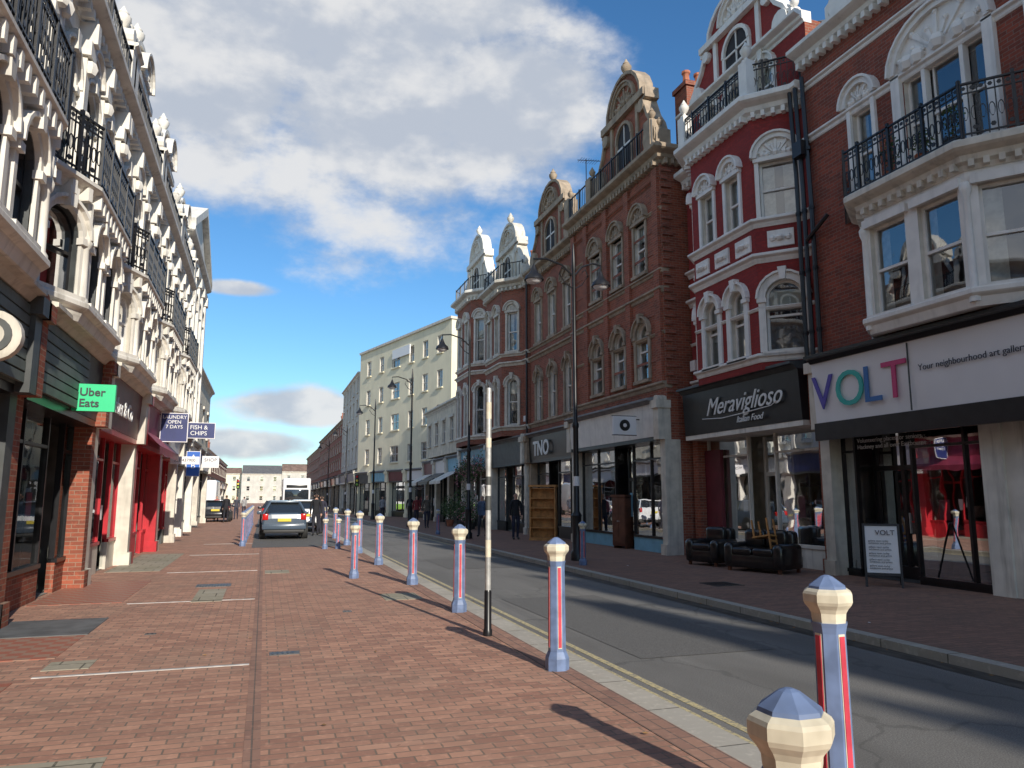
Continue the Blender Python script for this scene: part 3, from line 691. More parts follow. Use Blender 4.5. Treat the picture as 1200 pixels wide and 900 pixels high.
# --- D
def terr(name,X,Y,W,wall,trim,zc,gh,bay=None,fasc='black',frame='black',intw='room',txt=None,tm='text_w',gw=.85,gwall=None,shopk={}, zshop=4.4,gabs=1):
    fr=RIGHT(X,Y); b=Bld(name,(X,Y+W/2,0)); flat=[(0,0),(W,0)]
    if bay:
        sa,sb,p,c=bay; path=[(0,0),(sa,0),(sa+c,p),(sb-c,p),(sb,0),(W,0)]
        o1={2:[(.25,.6),(.75,.6)],1:[(.5,.55)],3:[(.5,.5)]}
    else:
        path=flat; o1={0:[(.2,.7),(.5,.7),(.8,.7)]}
    h=(zc-zshop)/2
    rows=[dict(zb=zshop+.5,zt=zshop+h-.95,rise='semi',o=o1,hood='ring',bars=0),dict(zb=zshop+h+.35,zt=zshop+2*h-1.4,o=o1,hood='tymp',bars=0)]
    zone(b,fr,path,zshop,zc,rows,wall,trim)
    for z,hh,o in((zshop+.25,.2,.14),(zshop+h-.35,.2,.15),(zshop+h+.1,.15,.12)): mould(b,fr,'string_course',trim,path,cprof(z,hh,o))
    mould(b,fr,'cornice',trim,path,cprof(zc-.3,.5,.4)); dentils(b,fr,'dentils',trim,path,zc-.34,.14,.2)
    b.poly('bay_top','lead',[fr.p(a,n,zc+.12) for a,n in path]+[fr.p(W,-1,zc+.12),fr.p(0,-1,zc+.12)])
    if bay: railing(b,fr,path[1:5],zc+.2,.8,.16,fancy=False,o=.1)
    for i in range(gabs): gable(b,fr,W*(i+.5)/gabs,W*gw/gabs,zc+.15,gh,gwall or wall,trim,n=.03)
    body(b,fr,W,zshop,zc+.1,wall,roof=2)
    chimney(b,fr,W-.2,-1.5,zc,zc+2.6,.6,1.8,4,'brickD')
    fbox(b,fr,'alarm_box','signwhite',.15,.4,0,.1,zshop+.6,zshop+.85)
    tube(b,'drainpipe','iron',[fr.p(.05,.06,zshop),fr.p(.05,.06,zc)],.045)
    shop(b,fr,0,W,3.2,4.2,frame=frame,fascia=fasc,riser=.4,door=(W*.5,W*.5+1.1),mull=4,pil=trim,intw=intw,**shopk)
    if txt: b.text(txt,.85,(X-.3,Y+W*.8,3.37),RX,tm,.01,bold=.02)
    return b
terr('brick_gabled_building',11.2,25.95,5.6,'brickD','buff',11.6,3.3,None,'black','black','room','TNO',gabs=1).place()
terr('white_trimmed_building',11.1,31.6,5.6,'brickD','offwhite',11.6,3.4,(.6,5.0,.8,.9),'dkgrey','dkgrey','interior',None,gwall='stucco').place()
terr('white_trimmed_building',11.1,37.25,6.0,'brickD','stucco',12.6,3.8,(.6,5.4,.8,.9),'ltblue','white','interior','Florist',gwall='stucco').place()
def simple(name,fr,W,H,wall,trim,nw,nf,shopz=3.2,fasc='signwhite',depth=10,roof=1.5,ww=.9,wh=1.5,shops=1,rm='slate',hd='lintel',gabs=0):
    b=Bld(name,fr.p(W/2,0,0)); flat=[(0,0),(W,0)]
    z0=shopz+1.2 if shops else 0.0
    fh=(H-z0)/nf
    rows=[dict(zb=z0+fh*i+.8*min(1,fh/2.8),zt=z0+fh*i+.8*min(1,fh/2.8)+wh,o={0:[((j+.5)/nw,ww) for j in range(nw)]},hood=hd,bars=0) for i in range(nf)]
    zone(b,fr,flat,z0,H,rows,wall,trim)
    mould(b,fr,'cornice',trim,flat,cprof(H-.2,.4,.25))
    body(b,fr,W,z0,H,wall,depth=depth,roof=roof,rm=rm)
    for i in range(shops):
        shop(b,fr,W*i/shops,W*(i+1)/shops,shopz,shopz+.8,frame=random.choice(['black','white','dkgrey']),fascia=fasc if isinstance(fasc,str) else fasc[i%len(fasc)],riser=.4,door=(W*(i+.4)/shops,W*(i+.4)/shops+1),mull=3,pil=trim,intw='interior',stock=False)
    for i in range(gabs): gable(b,fr,W*(i+.5)/gabs,W/gabs*.7,H,2.8,wall,trim,win=False)
    if W>25:
        for i in range(int(W/9)): chimney(b,fr,4+i*9,-2.5,H,H+roof+1.6,.7,1.6,4,'brickD')
    return b
b=simple('low_shop_terrace',RIGHT(11.2,43.3),11.2,7.6,'stucco_b','offwhite',5,1,fasc=['ltblue','signwhite','maroon'],shops=3,roof=1.8); 
fr=RIGHT(11.2,43.3)
for i in range(3):
    s0=11.2*i/3+.3; s1=s0+3.1; P=fr.p
    b.add('awning','stucco' if i!=1 else 'dkgrey',[P(s0,.2,3.2),P(s1,.2,3.2),P(s1,1.4,2.6),P(s0,1.4,2.6),P(s0,1.4,2.42),P(s1,1.4,2.42)],[(0,1,2,3),(3,2,5,4)])
chimney(b,fr,5,-3,7.6,10.6,.7,1.8,4); b.place()
# --- large cream block set at an angle to the street
A0=Vector((13.1,55)); A1=Vector((8.3,72.5)); dd=(A1-A0); W=dd.length; dd.normalize()
fr=Fr((A0.x,A0.y),(dd.x,dd.y),1)
b=Bld('cream_rendered_block',(12,60,0)); flat=[(0,0),(W,0)]
rows=[dict(zb=4.6+i*2.75,zt=6.0+i*2.75,o={0:[(.1,.9),(.24,.9),(.38,.9),(.55,1.6),(.72,.9),(.88,.9)]},hood='',bars=1) for i in range(4)]
zone(b,fr,flat,3.9,15.2,rows,'render','render')
mould(b,fr,'parapet_coping','offwhite',[(0,-14),(0,0),(W,0)],[(-.3,15.2),(.15,15.2),(.15,15.4),(-.3,15.4)])
body(b,fr,W,3.9,15.2,'render',depth=16,roof=0)
fbox(b,fr,'stair_tower','render',2,6,-9,-4,15.2,17.2)
n_=Vector((-dd.y,dd.x)); q0=A0-n_*15
sf=Fr((q0.x,q0.y),(n_.x,n_.y),1)
zone(b,sf,[(0,.03),(15,.03)],3.9,15.15,[dict(zb=8,zt=9.5,o={0:[(.86,.8)]},hood='',bars=0),dict(zb=11,zt=12.5,o={0:[(.86,.8)]},hood='',bars=0)],'render','render')
fbox(b,fr,'ground_floor','render',0,W,-15,-.6,0,3.9)
for i in range(5): shop(b,fr,W*i/5,W*(i+1)/5,3,3.75,frame='dkgrey',fascia=['navy','signwhite','maroon','ltblue','dkgrey'][i],riser=.4,mull=3,pil='render',intw='room',depth=.58,stock=False)
fbox(b,fr,'roof_sign','signwhite',7,10.5,.05,.15,13.6,14.4)
b.place()
simple('cream_office_building',RIGHT(8.4,73.5),16,13.6,'greyrender','offwhite',5,4,fasc='navy',shops=2,roof=0,depth=12).place()
simple('brick_terrace',RIGHT(8.6,90),40,10.6,'brickD','buff',14,3,fasc=['signwhite','red','navy'],shops=6,roof=2,wh=1.2).place()
simple('brick_terrace',RIGHT(8.9,130.5),45,10.0,'brickD','buff',14,3,fasc=['signwhite','navy'],shops=5,roof=2,wh=1.2).place()
# street continues unseen behind the photographer; heights and gables shaped to shade the road
simple('brick_terrace',RIGHT(11.5,-24),30.2,13.6,'brickA','white',12,3,fasc=['signwhite','navy','red'],shops=5,roof=2.4,gabs=5).place()
simple('brick_terrace',RIGHT(11.2,-58),33.8,15.0,'brickA','white',12,3,fasc=['signwhite','navy','red'],shops=5,roof=2.8,gabs=5).place()

# ================================================================ LEFT SIDE
def leftunit(Y,W=4.8,fasc='greygreen',frame='dkgrey',pil='offwhite',gab=2.4,gwall='brickC',riser=.5,rm='dkgrey',fm='white',wall='stucco',zc=9.3,door=(2.9,3.9),X=-3.15,intw='interior',fz=(3.0,4.05),capm='offwhite',txt=None,proud=.2,pr=.42,gon=True,shopkw={}):
    fr=LEFT(X,Y); b=Bld('stucco_terrace_building',(X,Y+W/2,0))
    p=[(0,0),(.3,0),(1.2,pr),(3.8,pr),(4.5,0),(W,0)]
    zone(b,fr,p,4.2,6.1,[dict(zb=4.5,zt=5.75,rise='semi',o={1:[(.52,.74)],2:[(.28,.74),(.72,.74)],3:[(.5,.5)]},hood='ring',bars=0,fm=fm,th=.1)],wall,wall)
    for pt in p[1:5]:
        c=fr.p(pt[0],pt[1]+.03,4.35); lathe(b,'bay_columns',wall,c,[(.1,0),(.1,.12),(.07,.17),(.06,.9),(.09,.95),(.1,1.03),(.07,1.1),(.07,1.6)],8)
    mould(b,fr,'bay_base',wall,p[1:5],cprof(4.15,.28,.15)); dentils(b,fr,'brackets',wall,p[1:5],5.92,.2,.18,.25,.09)
    mould(b,fr,'balcony_slab',wall,[(.2,0)]+p[2:4]+[(4.6,0)],cprof(6.0,.24,.2))
    P=fr.p; bp=[(.1,.05),(1.1,pr+.17),(3.9,pr+.17),(4.7,.05)]
    b.poly('balcony_floor','lead',[P(.1,0,6.235)]+[P(a,n,6.235) for a,n in bp]+[P(4.7,0,6.235)])
    railing(b,fr,bp,6.24,.9,.11)
    zone(b,fr,[(0,0),(W,0)],6.1,zc,[dict(zb=6.45,zt=8.35,rise='semi',o={0:[(.22,.8),(.5,.95),(.78,.8)]},hood='ring',bars=0,fm=fm,th=.12)],wall,wall)
    for s in(.12,1.72,3.08,W-.12):
        fbox(b,fr,'pilasters',wall,s-.12,s+.12,0,.16,6.2,zc-.6); fbox(b,fr,'pilaster_capitals',wall,s-.18,s+.18,0,.22,zc-.75,zc-.5)
        blob(b,fr,'carving',wall,s,.18,zc-.9,.12,1.2); fbox(b,fr,'corbels',wall,s-.09,s+.09,0,.28,zc-.5,zc-.15)
        for k in range(3): blob(b,fr,'carving',wall,s,.16,7.0+k*.3,.08)
    tymp(b,fr,W/2,8.62,.3,wall,wall)
    mould(b,fr,'string',wall,[(0,0),(W,0)],cprof(8.55,.1,.08))
    mould(b,fr,'cornice',wall,[(0,0),(W,0)],cprof(zc-.15,.45,.36)); dentils(b,fr,'dentils',wall,[(0,0),(W,0)],zc-.12,.14,.22,.24,.1)
    railing(b,fr,[(.1,.25),(W-.1,.25)],zc+.3,.6,.13,fancy=False)
    for s in(.15,W-.15):
        fbox(b,fr,'parapet_piers',wall,s-.22,s+.22,-.3,.28,zc+.3,zc+1.2); mould(b,fr,'pier_cap',wall,[(s-.22,.26),(s+.22,.26)],cprof(zc+1.1,.18,.1)); fdisc(b,fr,'scrolls',wall,s,zc+1.45,.2,-.2,.25); urn(b,fr,s,0,zc+1.5,.8,wall)
    if gon: gable(b,fr,W/2,W*.72,zc+.3,gab,gwall,wall,n=-.1)
    fbox(b,fr,'attic_wall',gwall,0,W,-.45,-.15,zc+.2,zc+1.4)
    body(b,fr,W,4.2,zc+.2,'stucco',roof=1.2)
    tube(b,'drainpipe','dkgrey',[P(.02,.08,4.2),P(.02,.08,zc)],.04)
    shop(b,fr,0,W,fz[0],fz[1],frame=frame,fascia=fasc,riser=riser,rm=rm,door=door,mull=3,pil=pil,intw=intw,cap=capm,proud=proud,**shopkw)
    return b,fr
b,fr=leftunit(1.4,fasc='maroon'); b.place()
b,fr=leftunit(6.2,W=4.8,fasc='greygreen',frame='black',pil='dkgrey',riser=.55,rm='greygreen',fm='black'); 
for i in range(7): fbox(b,fr,'fascia_boards','greygreen',.3,4.5,.19,.235+.004*(i%2),3.02+i*.145,3.14+i*.145)
b.place()
b,fr=leftunit(11.0,fasc='dkgrey',frame='black',pil='brickC',riser=.5,rm='brickC',fm='black',gwall='brickC')
for i in range(7): fbox(b,fr,'fascia_boards','greygreen',.3,3.2,.19,.235+.004*(i%2),3.02+i*.145,3.14+i*.145)
b.place()
b,fr=leftunit(15.8,fasc='maroon',frame='red',pil='offwhite',riser=.6,rm='offwhite',door=(2.6,3.6)); 
b.text('Barber & Co',.5,(-2.93,16.3,3.3),LX,'text_w',.01); b.place()
b,fr=leftunit(20.6,fasc='pink',frame='red',pil='red',riser=.6,rm='red',gab=2.6)
P=fr.p; b.add('awning','pink',[P(.2,.2,3.3),P(4.6,.2,3.3),P(4.6,.6,2.9),P(.2,.6,2.9),P(.2,.6,2.7),P(4.6,.6,2.7)],[(0,1,2,3),(3,2,5,4)]); b.place()
b,fr=leftunit(25.4,fasc='signwhite',frame='red',pil='offwhite',gwall='stucco'); b.place()
# pedimented building
fr=LEFT(-3.35,30.2); W=9
b=Bld('pedimented_building',(-3.35,35,0))
zone(b,fr,[(0,0),(W,0)],4,11.6,[dict(zb=4.6,zt=6.6,o={0:[(.12,.9),(.31,.9),(.5,.9),(.69,.9),(.88,.9)]},hood='ring',rise='semi',bars=0),dict(zb=8,zt=9.7,o={0:[(.12,.9),(.31,.9),(.5,.9),(.69,.9),(.88,.9)]},hood='tymp',bars=0)],'stucco','stucco')
for i in range(6): 
    s=.15+i*(W-.3)/5; fbox(b,fr,'pilasters','stucco',s-.18,s+.18,0,.2,4.2,11.1); fbox(b,fr,'capitals','stucco',s-.25,s+.25,0,.28,10.9,11.3)
mould(b,fr,'string','stucco',[(0,0),(W,0)],cprof(7.2,.3,.2)); mould(b,fr,'cornice','stucco',[(0,-1),(0,0),(W,0)],cprof(11.3,.6,.4)); dentils(b,fr,'dentils','stucco',[(0,0),(W,0)],11.25,.2,.25,.3,.14)
fprism(b,fr,'pediment','stucco',[(.0,11.9),(W,11.9),(W/2,14.0)],-.5,.15)
fprism(b,fr,'pediment_rake','stucco',[(-.2,11.92),(W/2,14.05),(W/2,14.4),(-.3,12.2)],-.6,.4); fprism(b,fr,'pediment_rake','stucco',[(W+.2,11.92),(W/2,14.05),(W/2,14.4),(W+.3,12.2)],-.6,.4)
fbox(b,fr,'attic','stucco',0,2.2,-2.5,-.1,11.9,12.9)
body(b,fr,W,4,11.8,'stucco',roof=1)
for i in range(2): shop(b,fr,W*i/2,W*(i+1)/2,3,3.9,frame='dkgrey',fascia=['navy','signwhite'][i],riser=.5,door=(W*i/2+2,W*i/2+3),mull=3,pil='stucco',intw='interior')
b.place()
simple('rendered_shop_building',LEFT(-3.6,39.3),13,8.2,'stucco_b','offwhite',4,1,fasc=['blue','signwhite'],shops=2,roof=1.8,rm='tileroof').place()
simple('rendered_shop_building',LEFT(-8,62),30,6.5,'stucco','offwhite',8,1,fasc=['signwhite','navy'],shops=4,roof=1.8,rm='tileroof').place()
simple('brick_terrace',LEFT(-7,94),60,7.5,'brickD','offwhite',14,1,fasc=['signwhite','red'],shops=6,roof=2).place()
simple('stucco_terrace_building',LEFT(-3.15,-26),27,10,'stucco','offwhite',10,2,fasc=['maroon','navy'],shops=5,roof=2,hd='lintel').place()
x=-60
while x<45:
    w=ru(6,12); H=ru(7,11.5)
    simple('distant_house',Fr((x,232+ru(0,14)),(1,0),-1),w,H,random.choice(['stucco_b','stucco','greyrender','render']),'offwhite',max(2,int(w/3)),3,shops=0,roof=ru(2,3.5),rm=random.choice(['slate','tileroof','slate']),wh=1.3).place()
    x+=w+ru(0,2)

# ================================================================ STREET FURNITURE
b=Bld('bollard')
R8=pi/8
lathe(b,'plinth','bblue',(0,0,0),[(.112,0),(.112,.11),(.1,.14),(.086,.17)],8,False,R8)
lathe(b,'shaft','bblue',(0,0,0),[(.084,.16),(.078,.95),(.084,.98),(.09,1.0)],8,False,R8)
lathe(b,'cap','bcream',(0,0,0),[(.08,1.0),(.084,1.02),(.086,1.045),(.097,1.065),(.114,1.085),(.121,1.1),(.121,1.135),(.114,1.147),(.095,1.16)],8,False,R8)
lathe(b,'cap_top','bblue',(0,0,0),[(.093,1.159),(.089,1.172),(.03,1.215),(.012,1.222)],8,False,R8)
for i in range(8):
    t=i*pi/4; c,s=math.cos(t),math.sin(t)
    def pb(part,mat,hw,e,z0,z1):
        vs=[]
        for z in(z0,z1):
            rr=(.084-(z-.16)*.0076)*.924
            for (u,q) in((-hw,0),(hw,0),(hw,e),(-hw,e)): vs.append((c*(rr+q-.003)-s*u,s*(rr+q-.003)+c*u,z))
        b.add(part,mat,vs,BOXF)
    if i%2==0:
        pb('stripe_border','bcream',.019,.0055,.2,.95); pb('stripe','bred',.015,.009,.21,.94)
BOLL=b
def boll(x,y,sc=1,rz=0): BOLL.place((x,y,0),rz+ru(-.05,.05),sc)
boll(2.66,3.14,1,.1); boll(1.317,1.72,.91)
for y in (6.89,10.68,14.24,18.6,22.6): boll(2.7,y)
boll(1.79,15.7,.9)
for y in (26.5,31,36,41): boll(2.75,y)
for y in (27.0,29.2,31.6,34,36.5,39.5,43,47): boll(-.6,y,.95)
for x in(1.9,2.3): boll(x,24.8,.8)
boll(7.35,17.0,.85); boll(7.35,33,.9)
b=Bld('sign_pole',(2.57,8.78,0))
lathe(b,'pole','steel',(2.57,8.78,0),[(.034,.5),(.034,2.9),(.03,2.93),(.0,2.94)],12)
lathe(b,'pole_base','black',(2.57,8.78,0),[(.055,0),(.055,.06),(.045,.08),(.043,.5),(.036,.52)],12)
for z in (.9,1.45,1.75,2.2,2.55): lathe(b,'stickers','bcream' if z not in(1.45,1.75) else 'dkgrey',(2.57,8.78,0),[(.0355,z),(.0355,z+ru(.1,.22))],12,cap=False)
b.place()
def lamppost(x,y,H=8.3,two=False,arm=1.15):
    b=Bld('street_lamp')
    lathe(b,'post','iron',(0,0,0),[(.17,0),(.17,.2),(.12,.26),(.12,1.1),(.14,1.14),(.075,1.25),(.07,3.4),(.09,3.45),(.09,3.52),(.055,3.6),(.045,H-.4),(.06,H-.35),(.045,H),(.02,H+.35),(0,H+.42)],12)
    for sg in ((-1,1) if two else (-1,)):
        a=arm if sg<0 else arm*.7
        tube(b,'arm','iron',[(0,0,H-.55),(sg*a*.3,0,H-.25),(sg*a*.7,0,H-.12),(sg*a,0,H-.16),(sg*a,0,H-.35)],.028)
        tube(b,'arm_scroll','iron',[(0,0,H-.9),(sg*.25,0,H-.75),(sg*.42,0,H-.5),(sg*.35,0,H-.32),(sg*.25,0,H-.4)],.018)
        lathe(b,'lantern','iron',(sg*a,0,H-.75),[(.27,0),(.24,.1),(.13,.2),(.08,.3),(.04,.42)],12)
        lathe(b,'lantern_glass','signwhite',(sg*a,0,H-.86),[(.04,0),(.16,.04),(.22,.11)],12)
    lathe(b,'notices','signwhite',(0,0,0),[(.082,1.9),(.082,2.15)],12,cap=False)
    b.place((x,y,0))
lamppost(7.75,18.3,8.1,True); lamppost(7.75,29.3,8.3); lamppost(7.75,42,8.5); lamppost(7.6,56,8.5); lamppost(7.6,76,8.5); lamppost(7.6,98,8.5)
b=Bld('takeaway_sign',(-2.7,13.6,3.2)); wbox(b,'panel','green',-3.0,-2.38,13.56,13.66,2.98,3.42); wbox(b,'bracket','iron',-3.12,-2.9,13.6,13.62,3.42,3.45)
b.text('Uber\nEats',.18,(-2.9,13.55,3.23),(1,0,0),'text_k',.004,bold=.003); b.place()
b=Bld('round_sign',(-2.8,9.05,3.3)); lathe(b,'drum','offwhite',(-2.8,9.05,3.3),[(.24,0),(.27,.02),(.27,.14),(.24,.16)],20,axis='y'); lathe(b,'face','dkgrey',(-2.8,9.03,3.3),[(.19,0),(.19,.018)],20,axis='y');lathe(b,'face_centre','offwhite',(-2.8,9.025,3.3),[(.12,0),(.12,.006)],20,axis='y'); wbox(b,'bracket','iron',-3.1,-3.0,9.11,9.15,3.28,3.32); b.place()
def psign(name,x0,x1,y,z0,z1,mat,txt,tm='text_w',ts=.2):
    b=Bld(name,((x0+x1)/2,y,z0)); wbox(b,'panel',mat,x0,x1,y-.04,y+.04,z0,z1); wbox(b,'rim','signwhite',x0-.02,x1+.02,y-.035,y+.035,z0-.02,z1+.02)
    b.text(txt,ts,((x0+x1)/2,y-.045,z1-ts*1.05),(1,0,0),tm,.003,'CENTER'); wbox(b,'bracket','iron',-3.15,x0,y-.01,y+.01,z1-.05,z1-.02); b.place()
psign('hanging_sign',-2.9,-2.2,23.6,3.2,4.0,'navy','LAUNDRY\nOPEN\n7 DAYS',ts=.14)
psign('hanging_sign',-2.7,-1.7,27.5,3.6,4.1,'navy','FISH &\nCHIPS',ts=.2)
psign('hanging_sign',-2.8,-2.35,30.6,2.4,3.3,'blue','A\nB',ts=.3)
psign('hanging_sign',-2.8,-2.0,25.6,2.65,2.85,'signwhite','323 437900','text_k',ts=.13)
psign('hanging_sign',-2.8,-2.1,38,3.0,3.5,'signwhite','SHOP','text_k',ts=.22)
def seat(name,w,loc,rz):
    b=Bld(name); 
    rbox(b,'base','leather',-w/2,w/2,-.42,.42,.08,.38,.06)
    rbox(b,'backrest','leather',-w/2+.1,w/2-.1,.2,.46,.3,.88,.09,3)
    n=2 if w>1.2 else 1; cw=(w-.4)/n
    for i in range(n): rbox(b,'seat_cushion_%d'%(i+1),'leather',-w/2+.2+i*cw,-w/2+.2+(i+1)*cw-.01,-.44,.24,.34,.52,.07,3); rbox(b,'back_cushion_%d'%(i+1),'leather',-w/2+.2+i*cw,-w/2+.2+(i+1)*cw-.01,.08,.3,.48,.9,.09,3)
    for sg in(-1,1): rbox(b,'arm','leather',sg*(w/2-.11)-.13,sg*(w/2-.11)+.13,-.45,.4,.1,.62,.11,3)
    for x in(-w/2+.1,w/2-.1):
        for y in(-.35,.35): wbox(b,'foot','wood2',x-.03,x+.03,y-.03,y+.03,0,.1)
    b.place(loc,rz)
seat('leather_sofa',1.45,(10.5,14.35,0),-pi/2+.35); seat('leather_armchair',.98,(10.35,16.1,0),-pi/2+.3)
b=Bld('wooden_chair')
for x in(-.2,.2):
    for y in(-.2,.2): wbox(b,'leg','wood',x-.02,x+.02,y-.02,y+.02,.0,.42)
wbox(b,'seat','wood',-.24,.24,-.24,.24,.42,.46)
for x in(-.2,.2): wbox(b,'back_post','wood',x-.02,x+.02,.18,.22,.46,.8)
wbox(b,'back_rail','wood',-.2,.2,.185,.215,.7,.8); wbox(b,'back_rail','wood',-.2,.2,.19,.21,.55,.6)
e=b.place((10.45,14.25,1.12),.4,.85); e.rotation_euler=(math.radians(170),.1,.5)
b=Bld('pavement_sign')
for sg in(-1,1):
    P=lambda x,z,o=0:(x,sg*(.28*(1-z/1.1)+.01+o),z)
    b.add('board','signwhite',[P(-.27,.25,.012),P(.27,.25,.012),P(.27,1.08,.012),P(-.27,1.08,.012)],[(0,1,2,3)])
    for (x0,x1,z0,z1) in((-.31,-.27,0,1.12),(.27,.31,0,1.12),(-.27,.27,.2,.25),(-.27,.27,1.08,1.12)):
        vs=[P(x0,z0,0),P(x1,z0,0),P(x1,z1,0),P(x0,z1,0),P(x0,z0,.025),P(x1,z0,.025),P(x1,z1,.025),P(x0,z1,.025)]
        b.add('frame','iron',vs,BOXF)
up=Vector((0,.28/1.1,1)).normalized()
b.text('VOLT',.13,(-.1,-.31+.28*.9/1.1-.012,.92),(1,0,0),'text_k',.002,up=up)
for i in range(5): b.text('gallery open today\nexhibition and prints',.045,(-.22,-.31+.28*(.8-.11*i)/1.1-.012,.8-.11*i),(1,0,0),'text_k',.001,up=up)
b.place((10.9,11.35,0),-.75)
b=Bld('wooden_bookcase')
wbox(b,'side','wood',-.5,-.46,-.17,.17,0,2.0); wbox(b,'side','wood',.46,.5,-.17,.17,0,2.0); wbox(b,'back','wood',-.46,.46,.14,.17,.1,1.95)
for i in range(6): wbox(b,'shelf','wood',-.46,.46,-.165,.14,.08+i*.37,.11+i*.37)
wbox(b,'cornice','wood',-.54,.54,-.21,.18,2.0,2.08); wbox(b,'plinth','wood',-.52,.52,-.19,.17,0,.08)
b.place((10.15,27.2,0),-.6)
b=Bld('wooden_wardrobe'); rbox(b,'carcass','wood2',-.5,.5,-.28,.28,.08,1.7,.02); wbox(b,'door','wood2',-.47,-.01,-.3,-.281,.15,1.62); wbox(b,'door','wood2',.01,.47,-.3,-.281,.15,1.62); wbox(b,'cornice','wood2',-.55,.55,-.33,.3,1.7,1.78)
for x in(-.06,.06): lathe(b,'knob','steel',(x,-.33,.9),[(.02,0),(.025,.015),(.01,.03)],8,axis='y')
for x in(-.42,.42): wbox(b,'foot','wood2',x-.04,x+.04,-.24,.24,0,.08)
b.place((11.0,22.2,0),-1.3,(.62,.62,.95))
for x,y,h in((10.3,38.2,1.7),(10.1,39.4,1.3),(10.3,40.6,2.1),(10.0,41.8,1.2),(9.9,37.3,1.0),(10.2,43,1.6)): plant(x,y,h,.5,rnd()<.5)
b=Bld('hanging_foliage',(10.7,40,3.4))
for i in range(1800):
    y=ru(37.6,43); x=10.65+random.gauss(0,.14); z=3.1+.9*math.sin((y-37)*2.1)*.3+random.gauss(0,.25); c=Vector((x,y,z))
    a=Vector((ru(-1,1),ru(-1,1),ru(-1,1))).normalized(); u=a.orthogonal().normalized()*.06; v=a.cross(u)*.6
    b.poly('leaves',['leaf','leaf2','flower','leaf'][i%4],[tuple(c-u),tuple(c+v),tuple(c+u),tuple(c-v)])
b.place()
b=Bld('tv_aerial',(12.5,28,13)); tube(b,'mast','iron',[(12.5,28,12.5),(12.5,28,16)],.02); tube(b,'boom','iron',[(12.1,28,15.9),(13.1,27.8,15.9)],.015)
for i in range(8): tube(b,'element','iron',[(12.2+i*.11,27.7,15.9),(12.2+i*.11,28.2,15.9)],.008)
b.place()

# ================================================================ VEHICLES
def car(name,loc,rz,paint,H=1.62,Ln=4.3,sc=1):
    b=Bld(name); h=Ln/2
    st=[(-h,.5,.78,.82,.84,.66),(-h+.04,.35,.84,.98,1.0,.68),(-h+.1,.3,.87,1.0,1.06,.67),(-h+.38,.28,.88,1.0,H-.05,.58),(-.3,.26,.89,.98,H,.6),(.35,.26,.89,.96,H-.03,.6),(1.0,.27,.88,.93,.98,.7),(h-.25,.3,.86,.83,.86,.7),(h-.05,.35,.8,.68,.7,.66),(h,.42,.72,.58,.6,.6)]
    ring=[]
    for y,zb,w,zbelt,zr,wr in st:
        hf=[(w*.9,zb),(w,zb+.14),(w,(zb+zbelt)/2+.05),(w*.96,zbelt),(wr,max(zr-.04,zbelt)),(wr*.75,zr)]
        ring.append([(x,y,z) for x,z in hf]+[(-x,y,z) for x,z in reversed(hf)])
    k=12
    for i in range(len(ring)-1):
        for j in range(k):
            l=(j+1)%k; q=[ring[i][j],ring[i+1][j],ring[i+1][l],ring[i][l]]
            sideg=j in(3,7); topg=j in(4,5,6)
            g=(sideg and 2<=i<=5) or (topg and i in(2,5))
            b.add('windows' if g else 'bodywork','carglass' if g else paint,q,[(0,1,2,3)],True)
    b.poly('rear_panel',paint,ring[0]); b.poly('front_panel',paint,ring[-1])
    for y in(-.35,.95):
        for sg in(-1,1): tube(b,'pillars',paint,[(sg*.87,y,1.0),(sg*.61,y-.06,H-.03)],.035,4)
    for sg in(-1,1): tube(b,'pillars',paint,[(sg*.84,-h+.1,1.0),(sg*.57,-h+.38,H-.05)],.05,5)
    rbox(b,'rear_bumper',paint,-.86,.86,-h-.07,-h+.2,.4,.62,.05); rbox(b,'rear_valance','plastic',-.8,.8,-h-.05,-h+.2,.26,.4,.04);rbox(b,'front_bumper','plastic',-.82,.82,h-.2,h+.05,.3,.5,.05)
    for sg in(-1,1):
        rbox(b,'tail_light','taillight',sg*.74-.11,sg*.74+.11,-h-.03,-h+.2,.78,1.03,.03)
        rbox(b,'headlight','signwhite',sg*.66-.16,sg*.66+.16,h-.2,h-.0,.62,.74,.03)
        rbox(b,'door_mirror',paint,sg*1.0-.1,sg*1.0+.1,.75,.87,.96,1.1,.03)
        for y in(-h+.8,h-.82):
            lathe(b,'wheels','tyre',(sg*.86-.1,y,.33),[(.2,0),(.33,.01),(.34,.1),(.33,.2),(.2,.21)],18,axis='x')
            lathe(b,'hubs','steel',(sg*.86-.115,y,.33),[(.05,0),(.2,.01),(.2,.22),(.05,.23)],10,axis='x')
            lathe(b,'wheel_arches','plastic',(sg*.8-.09,y,.35),[(.39,0),(.4,.17)],18,axis='x')
    wbox(b,'number_plate','plate',-.26,.26,-h-.05,-h+.01,.72,.84)
    rbox(b,'roof_spoiler',paint,-.55,.55,-h+.24,-h+.5,H-.08,H-.02,.02)
    b.place(loc,rz,sc)
car('parked_car',(.8,32.6,.006),0,'carblue',1.55,4.1,.95); car('parked_car',(1.9,39.5,.006),0,'carwhite',1.5); car('parked_car',(.8,45,.006),0,'cardark',1.45)
car('parked_car',(-3.0,56,0),0,'cardark',1.45); car('parked_car',(4.9,88,-.1),pi,'carwhite',1.5); car('parked_car',(5.3,110,-.1),pi,'cardark',1.5)
